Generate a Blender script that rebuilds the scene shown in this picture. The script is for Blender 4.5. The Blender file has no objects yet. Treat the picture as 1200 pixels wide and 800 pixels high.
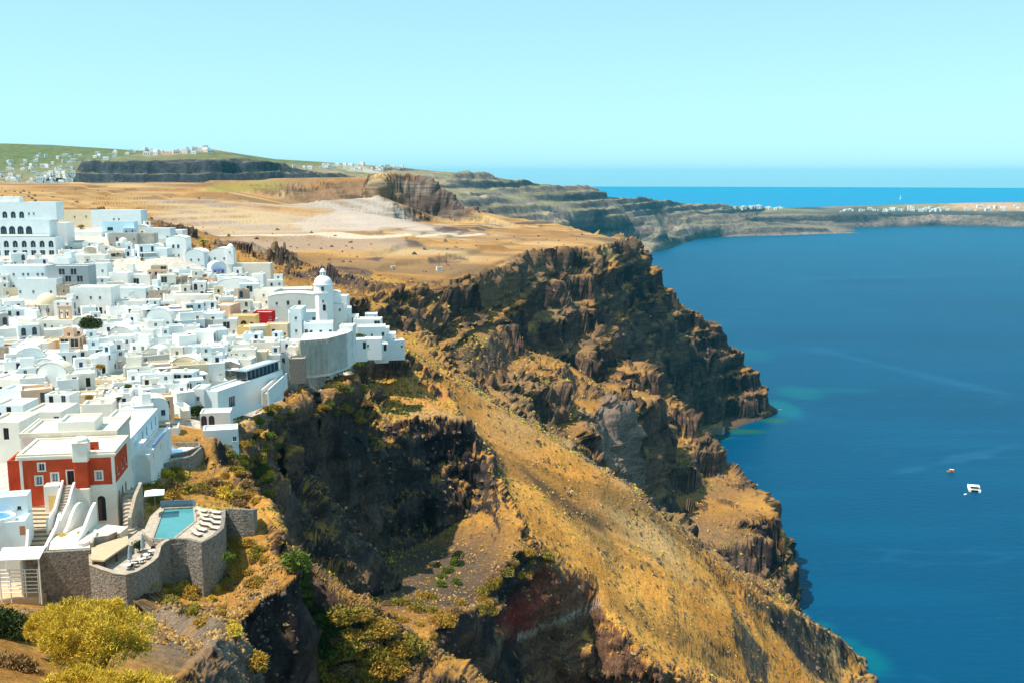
SKY_TINT = (1.5, 2.92, 3.5, 1)
HAZE = 2.5e-5
HAZE_COL = (.04, .70, 1., 1)
EXPO = .42
import bpy, bmesh, math, random
import numpy as np
from mathutils import Vector, Matrix
from mathutils.geometry import delaunay_2d_cdt
R = math.radians
random.seed(7)
rng = np.random.default_rng(11)
SC = bpy.context.scene
COL = SC.collection
CZ = 295.0                      # camera height above the sea
F = 1200.0
TH = math.atan((400 - 205) / F)
cT, sT = math.cos(TH), math.sin(TH)

def at(px, py, Y=None, z=None):
    """point of the place seen at a pixel of the photograph, at forward distance Y or at height z"""
    u = (px - 600) / F; v = (400 - py) / F
    dx, dy, dz = u, cT + v * sT, -sT + v * cT
    t = Y / dy if Y is not None else (z - CZ) / dz
    return Vector((dx * t, dy * t, CZ + dz * t))

def proj(p):
    x, y, z = p[0], p[1], p[2] - CZ
    f = y * cT - z * sT; u = x; v = y * sT + z * cT
    return 600 + F * u / f, 400 - F * v / f

# ------------------------------------------------------------------ noise
def _hash(ix, iy, iz, seed):
    h = (ix.astype(np.int64) * 374761393 + iy.astype(np.int64) * 668265263 + iz.astype(np.int64) * 2147483647 + seed * 974634777) & 0xffffffff
    h = ((h ^ (h >> 13)) * 1274126177) & 0xffffffff
    h = ((h ^ (h >> 16)) * 2246822519) & 0xffffffff
    return ((h ^ (h >> 15)) & 0xffffff) / float(0xffffff) * 2 - 1

_PT = np.random.default_rng(5).permutation(1024).astype(np.int32)
_VT = np.random.default_rng(6).uniform(-1, 1, 1024).astype(np.float32)
def noise3(x, y, z, seed=0):
    x, y, z = np.broadcast_arrays(x, y, z)
    ix, iy, iz = np.floor(x), np.floor(y), np.floor(z)
    fx, fy, fz = (x - ix).astype(np.float32), (y - iy).astype(np.float32), (z - iz).astype(np.float32)
    ix, iy, iz = ix.astype(np.int32) + seed * 131, iy.astype(np.int32), iz.astype(np.int32)
    fx = fx * fx * (3 - 2 * fx); fy = fy * fy * (3 - 2 * fy); fz = fz * fz * (3 - 2 * fz)
    def zl(b): v0 = _VT[_PT[(b + iz) & 1023]]; v1 = _VT[_PT[(b + iz + 1) & 1023]]; return v0 + (v1 - v0) * fz
    def yl(a): v0 = zl(_PT[(a + iy) & 1023]); v1 = zl(_PT[(a + iy + 1) & 1023]); return v0 + (v1 - v0) * fy
    v0 = yl(_PT[ix & 1023]); v1 = yl(_PT[(ix + 1) & 1023])
    return (v0 + (v1 - v0) * fx).astype(np.float64)

def fbm(x, y, z, L, octs=4, seed=0, gain=.5, ridged=False):
    r = 0; a = 1; s = 0
    for o in range(octs):
        f = 2.03 ** o / L
        n = noise3(x * f + 17.3 * o, y * f - 9.1 * o, z * f + 3.7 * o, seed + o)
        if ridged: n = 1 - 2 * np.abs(n) ** .8
        r = r + a * n; s += a; a *= gain
    return r / s

def facets(x, y, z, L, seed, sz=.75):
    """fractured rock: every cell of a jittered lattice is a tilted plane"""
    x = x / L; y = y / L; z = z / (L * sz)
    ix, iy, iz = np.floor(x), np.floor(y), np.floor(z)
    best = np.full(x.shape, 9.); val = np.zeros(x.shape)
    for a in (-1, 0, 1):
        for b in (-1, 0, 1):
            for c in (-1, 0, 1):
                jx, jy, jz = ix + a, iy + b, iz + c
                dx = x - jx - .5 - .45 * _hash(jx, jy, jz, seed); dy = y - jy - .5 - .45 * _hash(jx, jy, jz, seed + 1); dz = z - jz - .5 - .45 * _hash(jx, jy, jz, seed + 2)
                d = dx * dx + dy * dy + dz * dz; m = d < best
                h = _hash(jx, jy, jz, seed + 3) * .7 + dx * _hash(jx, jy, jz, seed + 4) * 1.3 + dy * _hash(jx, jy, jz, seed + 5) * 1.3 + dz * _hash(jx, jy, jz, seed + 6) * 1.3
                best = np.where(m, d, best); val = np.where(m, h, val)
    return val

def sstep(a, b, x):
    t = np.clip((x - a) / (b - a), 0, 1); return t * t * (3 - 2 * t)

# ------------------------------------------------------------------ objects
def link(o, parent=None):
    COL.objects.link(o)
    if parent is not None: o.parent = parent
    return o

def tag(o, label=None, cat=None, group=None, kind=None):
    if label: o['label'] = label
    if cat: o['category'] = cat
    if group: o['group'] = group
    if kind: o['kind'] = kind
    return o

def empty(name, loc, rz=0.0):
    o = bpy.data.objects.new(name, None); o.empty_display_size = .5
    o.location = loc; o.rotation_euler = (0, 0, rz)
    return link(o)

def np_mesh(name, V, Fq, mat, smooth=True, attrs=None, parent=None, mats=None):
    me = bpy.data.meshes.new(name)
    V = np.asarray(V, dtype=np.float32); Fq = np.asarray(Fq, dtype=np.int32)
    k = Fq.shape[1]
    me.vertices.add(len(V)); me.vertices.foreach_set('co', V.ravel())
    me.loops.add(Fq.size); me.loops.foreach_set('vertex_index', Fq.ravel())
    me.polygons.add(len(Fq))
    me.polygons.foreach_set('loop_start', np.arange(len(Fq), dtype=np.int32) * k)
    me.polygons.foreach_set('loop_total', np.full(len(Fq), k, dtype=np.int32))
    if smooth: me.polygons.foreach_set('use_smooth', np.ones(len(Fq), dtype=bool))
    me.update(calc_edges=True)
    for nm, arr in (attrs or {}).items():
        a = me.attributes.new(nm, 'FLOAT_COLOR', 'POINT')
        arr = np.concatenate([arr, np.ones((len(arr), 1))], axis=1) if arr.shape[1] == 3 else arr
        a.data.foreach_set('color', arr.astype(np.float32).ravel())
    me.materials.append(mat)
    return link(bpy.data.objects.new(name, me), parent)

# ------------------------------------------------------------------ materials
def nodes_of(m):
    m.use_nodes = True; nt = m.node_tree
    return nt, nt.nodes, nt.links, nt.nodes['Principled BSDF']

def mat(name, col, rough=.8, var=.12, scale=1.5, bump=.0, bscale=8., spec=.3, metal=0., dirt=None, coord='Object'):
    m = bpy.data.materials.new(name); nt, N, L, b = nodes_of(m)
    tc = N.new('ShaderNodeTexCoord')
    src = tc.outputs['Object']
    if coord == 'Position':
        g = N.new('ShaderNodeNewGeometry'); src = g.outputs['Position']
    nz = N.new('ShaderNodeTexNoise'); nz.inputs['Scale'].default_value = scale; nz.inputs['Detail'].default_value = 6
    nz.inputs['Roughness'].default_value = .65
    L.new(src, nz.inputs['Vector'])
    rp = N.new('ShaderNodeValToRGB'); L.new(nz.outputs['Fac'], rp.inputs['Fac'])
    c = np.array(col)
    lo = c * (1 - var) if dirt is None else np.array(dirt)
    hi = np.minimum(c * (1 + var), .95)
    rp.color_ramp.elements[0].position = .3; rp.color_ramp.elements[0].color = (*lo, 1)
    rp.color_ramp.elements[1].position = .7; rp.color_ramp.elements[1].color = (*hi, 1)
    L.new(rp.outputs['Color'], b.inputs['Base Color'])
    b.inputs['Roughness'].default_value = rough; b.inputs['Metallic'].default_value = metal
    b.inputs['Specular IOR Level'].default_value = spec
    if bump:
        n2 = N.new('ShaderNodeTexNoise'); n2.inputs['Scale'].default_value = bscale; n2.inputs['Detail'].default_value = 8
        L.new(src, n2.inputs['Vector'])
        bp = N.new('ShaderNodeBump'); bp.inputs['Strength'].default_value = .9; bp.inputs['Distance'].default_value = bump
        L.new(n2.outputs['Fac'], bp.inputs['Height']); L.new(bp.outputs['Normal'], b.inputs['Normal'])
    return m
# ------------------------------------------------------------------ terrain
def tin(lines, singles):
    """surveyed break lines (lists of points) -> a triangulated height function"""
    pts = []; edges = []
    for ln in lines:
        i0 = len(pts)
        pts += [Vector(p) for p in ln]
        edges += [(i0 + k, i0 + k + 1) for k in range(len(ln) - 1)]
    pts += [Vector(p) for p in singles]
    res = delaunay_2d_cdt([Vector((p.x, p.y)) for p in pts], edges, [], 0, 1e-4)
    vs, fs, orig = res[0], res[2], res[3]
    V = []
    for v, o in zip(vs, orig):
        if o: V.append((v.x, v.y, pts[o[0]].z))
        else:                       # crossing of two break lines: mean of the nearest ends
            d = sorted((((p.x - v.x) ** 2 + (p.y - v.y) ** 2), p.z) for p in pts)[:3]
            V.append((v.x, v.y, sum(q[1] for q in d) / 3))
    return np.array(V), fs

def box1(a, k, axis):
    if k < 1: return a
    pad = [(0, 0)] * a.ndim; pad[axis] = (k + 1, k)
    c = np.cumsum(np.pad(a, pad, mode='edge'), axis=axis)
    n = a.shape[axis]
    hi = np.take(c, range(2 * k + 1, 2 * k + 1 + n), axis=axis); lo = np.take(c, range(0, n), axis=axis)
    return (hi - lo) / (2 * k + 1)

def sample_tin(V, fs, us, Ys):
    """height on the grid X = u*Y"""
    Z = np.full((len(us), len(Ys)), np.nan)
    for f in fs:
        p = V[list(f)]
        if p[:, 1].max() < Ys[0]: continue
        up = p[:, 0] / np.maximum(p[:, 1], 1.)
        i0 = max(np.searchsorted(us, up.min()) - 1, 0); i1 = min(np.searchsorted(us, up.max()) + 1, len(us))
        j0 = max(np.searchsorted(Ys, p[:, 1].min()) - 1, 0); j1 = min(np.searchsorted(Ys, p[:, 1].max()) + 1, len(Ys))
        if i1 <= i0 or j1 <= j0: continue
        Yg = Ys[None, j0:j1]; Xg = us[i0:i1, None] * Yg
        (x0, y0, z0), (x1, y1, z1), (x2, y2, z2) = p[:3]
        d = (y1 - y2) * (x0 - x2) + (x2 - x1) * (y0 - y2)
        if abs(d) < 1e-6: continue
        a = ((y1 - y2) * (Xg - x2) + (x2 - x1) * (Yg - y2)) / d
        b = ((y2 - y0) * (Xg - x2) + (x0 - x2) * (Yg - y2)) / d
        c = 1 - a - b
        ok = (a >= -1e-6) & (b >= -1e-6) & (c >= -1e-6)
        sub = Z[i0:i1, j0:j1]; zz = a * z0 + b * z1 + c * z2
        sub[ok] = zz[ok]
    return Z

class Ground: pass

def build_ground(lines, singles, us, Y0, Y1, nf, rows, blur=(2, 3), fill=-15.):
    g = Ground()
    V, fs = tin(lines, singles)
    g.us = us; g.Ys = np.exp(np.linspace(math.log(Y0), math.log(Y1), nf))
    Z = sample_tin(V, fs, us, g.Ys); Z[np.isnan(Z)] = fill
    for _ in range(2):
        Z = box1(box1(Z, blur[0], 0), blur[1], 1)
    g.Z = Z
    dY = np.gradient(g.Ys)[None, :]; dZ = np.gradient(Z, axis=1)
    w = np.sqrt((.4 * dY) ** 2 + dZ ** 2) / g.Ys[None, :]
    w = box1(w, 8, 1)
    for _ in range(3): w = box1(w, 38, 0)
    cw = np.cumsum(w, axis=1); cw = (cw - cw[:, :1]) / (cw[:, -1:] - cw[:, :1])
    t = np.linspace(0, 1, rows)
    G = np.zeros((len(us), rows, 3))
    for i in range(len(us)):
        yy = np.interp(t, cw[i], g.Ys)
        G[i, :, 1] = yy; G[i, :, 0] = us[i] * yy; G[i, :, 2] = np.interp(yy, g.Ys, Z[i])
    g.G = G
    return g

def height(g, x, y):
    """smooth (undisplaced) ground height"""
    u = x / y
    fi = np.interp(u, g.us, np.arange(len(g.us))); fj = np.interp(y, g.Ys, np.arange(len(g.Ys)))
    i = min(int(fi), len(g.us) - 2); j = min(int(fj), len(g.Ys) - 2); a, b = fi - i, fj - j
    Z = g.Z
    return float((1 - a) * ((1 - b) * Z[i, j] + b * Z[i, j + 1]) + a * ((1 - b) * Z[i + 1, j] + b * Z[i + 1, j + 1]))

def normals(G):
    a = np.gradient(G, axis=0); b = np.gradient(G, axis=1)
    n = np.cross(a, b); n /= np.linalg.norm(n, axis=2, keepdims=True) + 1e-9
    n[n[..., 2] < 0] *= -1
    return n

def grid_faces(nu, nr):
    i = np.arange(nu - 1)[:, None] * nr; j = np.arange(nr - 1)[None, :]
    a = (i + j).ravel()
    return np.stack([a, a + nr, a + nr + 1, a + 1], axis=1)

def grid_mesh(name, G, C, material, keep=None):
    nu, nr = G.shape[:2]
    Fq = grid_faces(nu, nr)
    if keep is not None:
        k = keep.ravel(); Fq = Fq[k[Fq].any(axis=1)]
    return np_mesh(name, G.reshape(-1, 3), Fq, material, True, {'Col': C.reshape(-1, C.shape[2])})

# ---- survey of the near land ------------------------------------------------
def P(*rows): return [at(px, py, Y) for px, py, Y in rows]
def S(*rows): return [at(px, py, z=z) for px, py, z in rows]
near_lines = [
    # crest of the golden spur, from the end of the town down to the sea
    P((475,412,395),(520,440,400),(560,468,404),(600,490,408),(640,512,412),(700,550,418),(735,570,424),(787,617,436),(822,650,440),(868,688,442),(910,709,470),(925,715,490),(950,729,520),(985,748,560)) + S((1006,770,6),(1020,800,1),(1035,840,0)),
    # gully behind it
    P((520,432,455),(590,478,470),(650,520,500),(690,550,530),(735,578,590),(770,604,650),(790,628,640),(860,705,600)),
    # rim of the big dark cliff
    P((318,578,235),(345,563,262),(366,556,285),(380,525,302),(398,508,315),(409,497,322),(427,512,322),(449,530,327),(471,522,331),(490,490,340),(515,486,345),(540,488,352),(553,508,348),(568,531,345),(584,578,330),(602,612,318)),
    # its foot
    P((318,640,228),(340,655,262),(360,658,280),(400,662,296),(450,652,312),(500,632,322),(540,610,330),(566,602,328),(590,618,316),(600,640,308)),
    # brown lower cliff rim, then its foot below the picture
    P((500,738,240),(530,722,252),(575,728,275),(600,706,295),(640,668,310),(675,680,322),(692,696,324)) + S((735,748,147),(772,792,137),(800,800,130),(850,812,112),(900,850,90)),
    P((500,800,232),(560,805,262),(600,830,281),(650,850,299),(690,870,305),(735,900,300),(780,930,298),(900,960,330)),
    # plateau rim, then foot of the upper cliff
    P((398,352,452),(440,346,520),(500,336,600),(540,326,660),(580,318,720),(620,300,860),(680,294,960),(720,287,1060),(748,289,1140)),
    P((405,378,440),(430,398,462),(470,418,495),(500,424,512),(530,418,552),(548,392,590),(575,392,640),(620,352,790),(655,354,850),(690,352,890),(730,362,1010),(745,365,1040),(756,346,1110),(762,330,1175)),
    # sea cliff silhouette
    P((757,312,1200),(768,332,1215),(790,346,1235),(812,358,1255),(832,367,1268),(850,392,1272),(872,418,1272),(884,438,1268),(896,462,1260),(905,482,1252)),
    # mid ledge of the sea cliff and foot of the cliff under it
    P((640,395,790),(680,378,850),(700,392,850),(720,402,900),(760,392,1080),(800,402,1160),(830,420,1215),(860,440,1245)),
    P((620,430,750),(660,430,790),(700,444,800),(738,440,960),(765,420,1050),(800,432,1140),(835,452,1205),(870,462,1235)),
    # crest of the second spur (pale cliff) and its foot
    P((640,490,560),(670,498,580),(700,499,600),(740,482,680),(772,465,760)),
    P((668,524,548),(700,540,575),(735,560,640),(760,575,690),(775,560,745),(786,520,775)),
    # the dark block by the water
    P((786,515,800),(800,545,775),(825,552,790),(850,546,805),(880,570,790),(893,585,750),(905,602,705),(914,640,692),(921,680,680)) + S((927,717,0.5)),
    P((800,590,715),(825,602,690),(845,605,688),(870,640,670),(890,660,665)),
    P((808,640,650),(835,668,640),(858,690,630),(885,706,628)),
    # coast
    S((1100,900,0),(1035,845,-1),(1022,802,-1),(1010,768,-1),(990,747,-1),(955,730,-1),(930,718,-1)),
    S((930,700,-2),(915,640,-2),(880,600,-1),(850,575,-1),(820,550,-1),(800,530,-1),(808,517,0),(822,509,.5),(845,500,.5),(868,497,-1),(885,494,-2),(907,488,-3),(925,470,-5)),
    # low shelf above the beach
    P((780,505,1080),(800,504,1130),(820,498,1168),(845,489,1206),(870,484,1222),(893,474,1242)),
    # cut cliffs beside the bowl: left shaded wall of the town rock
    P((235,520,205),(270,505,232),(300,488,262),(320,470,280),(350,448,300),(380,440,330),(400,440,350)),
    P((240,545,200),(275,530,226),(310,520,255),(335,512,275),(365,495,290),(385,475,325),(405,462,345)),
]
nose = P((292,600,152),(318,620,147),(340,645,142),(346,668,139),(330,690,134),(302,706,130),(282,730,126),(272,765,118),(285,800,108),(310,860,96),(330,930,84))
near_lines += [nose, [Vector((q.x + 3.2, q.y - 3.5, max(q.z - 52, 186))) for q in nose[1:]]]
near_pts = P(
    # camera slope
    (-200,900,40),(0,900,42),(200,1000,40),(400,1200,40),(-200,790,62),(0,800,66),(120,800,68),(200,800,85),(240,760,100),(-100,720,82),
    (0,735,88),(100,735,92),(170,725,118),(60,694,134),(130,695,139),(190,690,139),(-100,690,128),(-250,640,150),
    # mansion level
    (20,640,148),(60,628,150),(130,610,150),(170,600,160),(160,640,143),(230,630,146),(290,605,150),(-80,600,160),(-200,560,180),
    (190,664,139),(230,665,140),(262,650,144),
    # rock nose right of the pool
    (250,690,136),(225,730,120),
    
    # yellow slope above the pool
    (160,570,178),(200,550,192),(235,545,205),(240,580,186),(290,590,192),(310,615,175),(325,640,165),(340,648,200),
    (130,560,170),(180,548,190),
    # gully floor
    (345,668,240),(370,700,228),(400,745,215),(380,800,196),(430,800,205),(470,780,222),(420,705,255),(470,690,275),(520,690,282),(560,690,288),(440,750,228),(480,740,240),
    (590,660,295),(610,640,305),(630,650,308),(560,710,272),
    # golden spur flank
    
    (590,540,370),(560,500,385),(520,465,375),(480,445,370),(450,480,352),(430,470,345),(500,470,362),(450,440,372),(600,570,345),
    (352,433,296),(386,436,300),(412,430,314),(352,446,288),(378,446,294),(300,498,244),(335,482,262),(345,466,272),(270,512,226),(236,512,214),
    # under the town end
    (440,418,385),(425,440,365),(400,455,350),(375,480,325),(350,520,290),(320,540,262),(290,560,232),(260,560,210),
    # scree basin
    (500,395,540),(545,400,585),(555,440,530),(600,430,570),(600,480,490),(640,450,600),(680,500,570),(700,470,640),(740,470,700),(620,410,650),(660,470,620),
    (480,385,490),(440,375,480),(600,400,650),(590,380,700),(640,372,800),
    (690,420,800),(740,415,850),(770,440,1020),(780,470,1060),(800,480,1130),(820,470,1180),(790,490,1100),(840,480,1208),(850,470,1220),(760,500,775),
    (720,330,990),(700,320,960),(650,330,880),
    # plateau
    (380,335,520),(330,345,480),(300,330,510),(270,300,560),(250,280,620),(400,315,640),(450,320,650),(500,312,720),(550,300,800),(600,290,900),(680,280,1100),(720,280,1150),
    (340,300,720),(420,300,740),(300,288,800),(440,288,820),(240,272,900),(340,274,900),(450,276,900),(480,280,900),(520,280,1000),(580,275,1150),(640,270,1300),(700,275,1350),(740,283,1250),
    (230,268,930),(300,268,960),(440,270,1000),(300,240,1200),(400,245,1150),(445,228,1300),(430,262,1050),(440,215,1400),
    (430,207,1500),(455,206,1450),(500,209,1450),(530,222,1450),(535,238,1440),(440,262,1395),(455,261,1408),(490,262,1418),(525,258,1425),(545,256,1460),
    (470,265,1250),(560,258,1600),(600,255,1680),(640,259,1650),(670,266,1500),
    (200,262,680),(60,243,700),(150,250,660),(-100,240,720),(-300,238,800),(-100,215,1500),(100,215,1500),(230,213,1600),(380,209,1700),(200,232,1100),(60,228,1050),(-100,228,1050),(-400,225,1200),
    # town ground
    (0,520,190),(80,500,205),(150,520,195),(200,500,225),(-100,520,190),(0,460,240),(80,450,250),(150,450,255),(220,450,262),(280,430,285),(330,425,300),(0,400,300),(100,400,300),(200,395,310),(300,400,310),
    (350,412,312),(380,400,330),(400,398,345),(420,402,360),(450,405,378),(0,350,360),(100,345,365),(200,345,375),(300,355,375),(370,360,390),(400,372,400),(430,385,400),(0,310,420),(100,300,430),(200,300,430),(260,320,420),(330,352,430),
    (0,265,500),(100,265,490),(160,262,500),(-200,300,450),(-200,400,320),(-300,265,560),(-300,480,240),(240,290,500),(200,275,530),
)
near_pts += S((650,540,180),(650,590,177),(650,640,173),(700,600,163),(700,640,161),(700,680,158),(740,620,152),(740,680,148),(780,660,141),(780,700,139),(780,740,135),(820,690,128),(820,740,125),(820,780,121),(860,720,113),(860,760,110),(860,800,106),(900,730,92),(900,770,88),(900,810,84),(950,750,58),(950,790,54),(985,780,30),(985,810,28),(1000,800,12))
near_pts += [Vector(p) for p in [(-500,30,300),(500,30,120),(60,60,150),(120,150,60),(160,250,20),(30,150,190),(20,220,175),(100,330,50),(200,420,-10),
    (260,560,-15),(250,620,-15),(260,700,-15),(300,850,-15),(280,1000,-15),(300,1100,-15),(330,1180,-15),(345,1230,-15),(360,1150,-15),(420,1250,-15),(400,1400,-15),(390,1600,-10),(470,1900,-15),(500,2100,-20),
    (800,1900,-20),(800,800,-20),(600,300,-20),(-1800,2100,250),(-900,2100,250),(-300,2100,230),(60,2100,10),(250,2000,-15),(230,1860,-15),(250,2100,-15),(150,1750,100),(190,1450,20),(285,1310,-15),(290,1400,-15),(260,1560,-15),(330,1700,-15),(-1200,600,260),(-1800,1200,265),]]
for q in P((757,312,1200),(768,332,1215),(790,346,1235),(812,358,1255),(832,367,1268),(850,392,1272),(872,418,1272),(884,438,1268),(896,462,1260)):
    near_pts.append(Vector((q.x + 16 + q.z * .17, q.y + 22 + q.z * .12, -13)))
near_pts = [p for p in near_pts if not (p.z == -15 and abs(p.x-360) < 70 and 1100 < p.y < 1300)]
NU, NR = 1300, 1650
us = np.linspace(-.66, .52, NU)
gn = build_ground(near_lines, near_pts, us, 32, 2080, 2600, NR)

# ---- relief: crags, strata, gullies -----------------------------------------
G = gn.G
N0 = normals(G)
X, Y, Z = G[..., 0], G[..., 1], G[..., 2]
PX = 600 + F * X / (Y * cT - (Z - CZ) * sT); PY = 400 - F * (Y * sT + (Z - CZ) * cT) / (Y * cT - (Z - CZ) * sT)
steep = 1 - N0[..., 2]
def blob(px, py, Yc, rad, soft=.6):
    c = at(px, py, Yc); d = np.sqrt((X - c.x) ** 2 + (Y - c.y) ** 2 + (Z - c.z) ** 2)
    d = d + rad * .35 * wob
    return 1 - sstep(rad * (1 - soft), rad, d)
wob = fbm(X, Y, Z, 30, 3, 91)
townm = np.zeros_like(X)
poly = [(-900,258,520),(0,250,525),(170,256,520),(240,296,480),(262,318,440),(330,352,425),(372,366,400),(430,388,402),(470,408,392),(440,414,382),(410,404,352),(360,436,306),(330,446,292),(262,496,236),(235,515,214),(180,545,188),(140,600,150),(110,640,145),(-100,640,145),(-900,640,150)]
pw = [(at(*p).x, at(*p).y) for p in poly]
def inside(px_, x, y):
    r = np.zeros(np.shape(x), bool); n = len(px_)
    for i in range(n):
        x0, y0 = px_[i]; x1, y1 = px_[(i + 1) % n]
        c = ((y0 > y) != (y1 > y)) & (x < (x1 - x0) * (y - y0) / (y1 - y0 + 1e-12) + x0)
        r ^= c
    return r
town = inside(pw, X, Y).astype(float)
town = box1(box1(town, 5, 0), 5, 1)
flat = np.clip(town * 1.6, 0, 1)
sc = np.clip(Y / 400, .35, 3.5)                       # feature size grows with distance class
plateau = sstep(205, 222, Z) * sstep(600, 700, Y) * (1 - sstep(.10, .3, steep))
rocky = sstep(.10, .34, steep)
big = fbm(X, Y, Z * 1.0, 55, 4, 3, .55, True)
mid = fbm(X, Y, Z * .7, 17, 5, 21, .55, True)
vert = fbm(X, Y, Z * .22, 9, 4, 33, .55, True)         # vertical jointing
fine = fbm(X, Y, Z, 5.5, 5, 45, .68)
strata = noise3(X * .008, Y * .008, Z * .16 + fbm(X, Y, Z, 60, 2, 8) * .8, 77)
sea_slope = sstep(430, 560, Y) * (1 - sstep(1300, 1500, Y)) * (1 - plateau)
amp = (.6 + 3.2 * rocky + 4.5 * sea_slope * (.25 + .75 * rocky))
def terr_(a, n, e=.16): k_ = a * n; f_ = np.floor(k_); return (f_ + sstep(.5 - e, .5 + e, k_ - f_)) / n
big = .45 * big + .55 * terr_(big, 3.2); mid = .4 * mid + .6 * terr_(mid, 3.0); vert = .5 * vert + .5 * terr_(vert, 3.)
D = amp * .85 * (.7 * big * (.3 + .9 * sea_slope) + .75 * mid * (.35 + .65 * rocky) + .55 * vert * rocky + .5 * strata * rocky) + fine * (.45 + .9 * rocky) * np.clip(sc, .5, 1.6)
# ragged ribs along the golden spur: long furrows down the fall line
fl = (-X * .56 + Y * .83)
fur = fbm(fl, (X * .83 + Y * .56) * .13, Z * 0, 15, 4, 60, .6)
sp_poly = P((500,448,404),(560,468,414),(640,512,424),(700,550,430),(787,617,448),(868,688,456),(925,715,505),(985,748,580),(1020,775,600),(960,850,430),(850,815,340),(772,795,309),(735,750,313),(692,700,322),(640,672,314),(604,622,322),(572,535,350),(540,480,360))
spur = inside([(q.x, q.y) for q in sp_poly], X, Y).astype(float); spur = np.clip(box1(box1(spur, 8, 0), 8, 1), 0, 1)
D = D * (1 - .9 * spur) + spur * (fur * .75 + fine * .07 + mid * .1)
outc = sstep(.18, .34, fbm(X, Y, Z, 26, 5, 700, .6)) * sea_slope * (1 - spur) * (1 - plateau)
D = D + outc * (1.6 + 2.2 * sea_slope)
D *= (1 - .93 * flat)
D *= 1 - .6 * plateau
near_fade = sstep(40, 120, Y)
D *= .3 + .7 * near_fade
land = sstep(-12, 4, Z)
D *= .35 + .65 * land
G = G + N0 * D[..., None]
# terraces of the mansion and pool are cut into the slope
G[..., 2] -= 1.6 * blob(150,625,146,30,.4) * near_fade
quar = blob(490,236,1420,120,.4) * sstep(1380, 1425, Y)
G = G + N0 * (quar * (9 * fbm(X, Y, Z, 60, 5, 501, .6, True) + 4 * fbm(X, Y, Z * .2, 25, 3, 502, .5, True)))[..., None]
shore = np.where(Z < 9, np.minimum(G[..., 2], Z * 1.7 + .2), G[..., 2]); G[..., 2] = shore
fm = (rocky * (1 - spur) + outc * .8 + quar) * land * (1 - flat) > .12
fw = np.clip(rocky * (1 - spur) + outc * .8 * (1 - .8 * spur) + quar, 0, 1) * land * (1 - flat) * (.45 + .55 * sstep(170, 330, Y))
FD = np.zeros_like(X); q = (X + 4 * fine, Y + 4 * mid, Z + 4 * fine)
FD[fm] = .17 * 15 * facets(q[0][fm], q[1][fm], q[2][fm], 15., 801) * (Y[fm] > 300) + .15 * 6 * facets(q[0][fm], q[1][fm], q[2][fm], 6., 811) + .13 * 2.6 * facets(q[0][fm], q[1][fm], q[2][fm], 2.6, 821) * (Y[fm] < 700)
G = G + N0 * (FD * fw * near_fade)[..., None]
# field terraces on the plateau
pt = plateau * (1 - sstep(.004, .02, steep)) * sstep(560, 640, Y) * (1 - blob(390,250,1120,120,.4) * .5); k3 = (Z + 2.5 * fbm(X, Y, Z * 0, 130, 3, 16)) / 4.2
G[..., 2] += ((np.floor(k3) + sstep(.40, .60, k3 - np.floor(k3))) - k3) * 4.2 * .8 * pt
# ledges: push heights toward steps where the land is craggy
stp = 26.
zz = G[..., 2] + 9 * fbm(X, Y, Z * 0, 120, 3, 14) ; k = zz / stp; fr = k - np.floor(k)
led = (np.floor(k) + sstep(.36, .64, fr)) * stp
crag = sea_slope * (.2 + .8 * sstep(-.15, .25, fbm(X, Y, Z, 140, 2, 5)))
rk0 = (sstep(.12, .3, steep) * (1 - spur) * land * (1 - flat) * sstep(120, 200, Y))
k2 = (zz + 5 * fbm(X, Y, Z * 0, 40, 2, 15)) / 7.3; led2 = (np.floor(k2) + sstep(.34, .66, k2 - np.floor(k2))) * 7.3 - 5 * fbm(X, Y, Z * 0, 40, 2, 15)
G[..., 2] += (led - zz) * .6 * crag * land * (1 - spur) + (led2 - zz) * .34 * rk0 * (.35 + .65 * sea_slope)
N1 = normals(G); st1 = 1 - N1[..., 2]

# ---- colours of rock, grass, pumice ------------------------------------------
def C3(*c): return np.array(c)[None, None, :]
def mix(A, B, m): return A * (1 - m[..., None]) + B * m[..., None]
n1 = fbm(X, Y, Z, 24, 5, 101, .6); n2 = fbm(X, Y, Z, 3.2, 4, 111, .65); n3 = fbm(X, Y, Z, 90, 3, 121)
grass = mix(C3(.30, .145, .035), C3(.46, .235, .055), sstep(-.4, .4, n1))
grass = mix(grass, mix(C3(.58, .235, .04), C3(.76, .35, .075), sstep(-.3, .3, n1)), np.clip(spur, 0, 1) * .9)
grass = mix(grass, mix(C3(.25, .13, .052), C3(.41, .225, .085), sstep(-.4, .4, n1 + n3)), sstep(600, 720, Y) * sstep(205, 215, Z) * .85)
grass = mix(grass, C3(.22, .14, .04), sstep(.15, .5, n2) * .7 * (1 - sstep(700, 900, Y)))
grass = mix(grass, C3(.44, .33, .19), sstep(.1, .5, n3) * .6)
grass = mix(grass, C3(.20, .10, .032), spur * sstep(.02, .45, fur) * .75)
rock = mix(C3(.026, .019, .022), C3(.12, .074, .054), sstep(-.35, .45, n1 + .5 * n2))
rock = mix(rock, C3(.20, .13, .085), sstep(.1, .6, strata) * .5)
rk = sstep(.16, .31, st1 + .12 * n2 + .08 * n1 - .22 * spur)
rk = np.maximum(rk, outc * .85); rk = np.where(Y > 900, sstep(.11, .24, st1 + .1 * n1), rk)
C = mix(grass, rock, rk)
# brown scrubby ground on the caldera side slopes
brown = mix(C3(.24, .135, .065), C3(.13, .08, .05), sstep(-.3, .3, n2 + .3 * n1))
C = mix(C, mix(brown, rock, rk), sea_slope * (1 - spur) * sstep(-.35, .25, n3 + .3 * n1) * .75)
def dab(col, m): 
    global C
    C = mix(C, C3(*col), np.clip(m, 0, 1))
strip0 = fbm(X * .14, Y, Z * 0, 42, 4, 509, .6)
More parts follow.
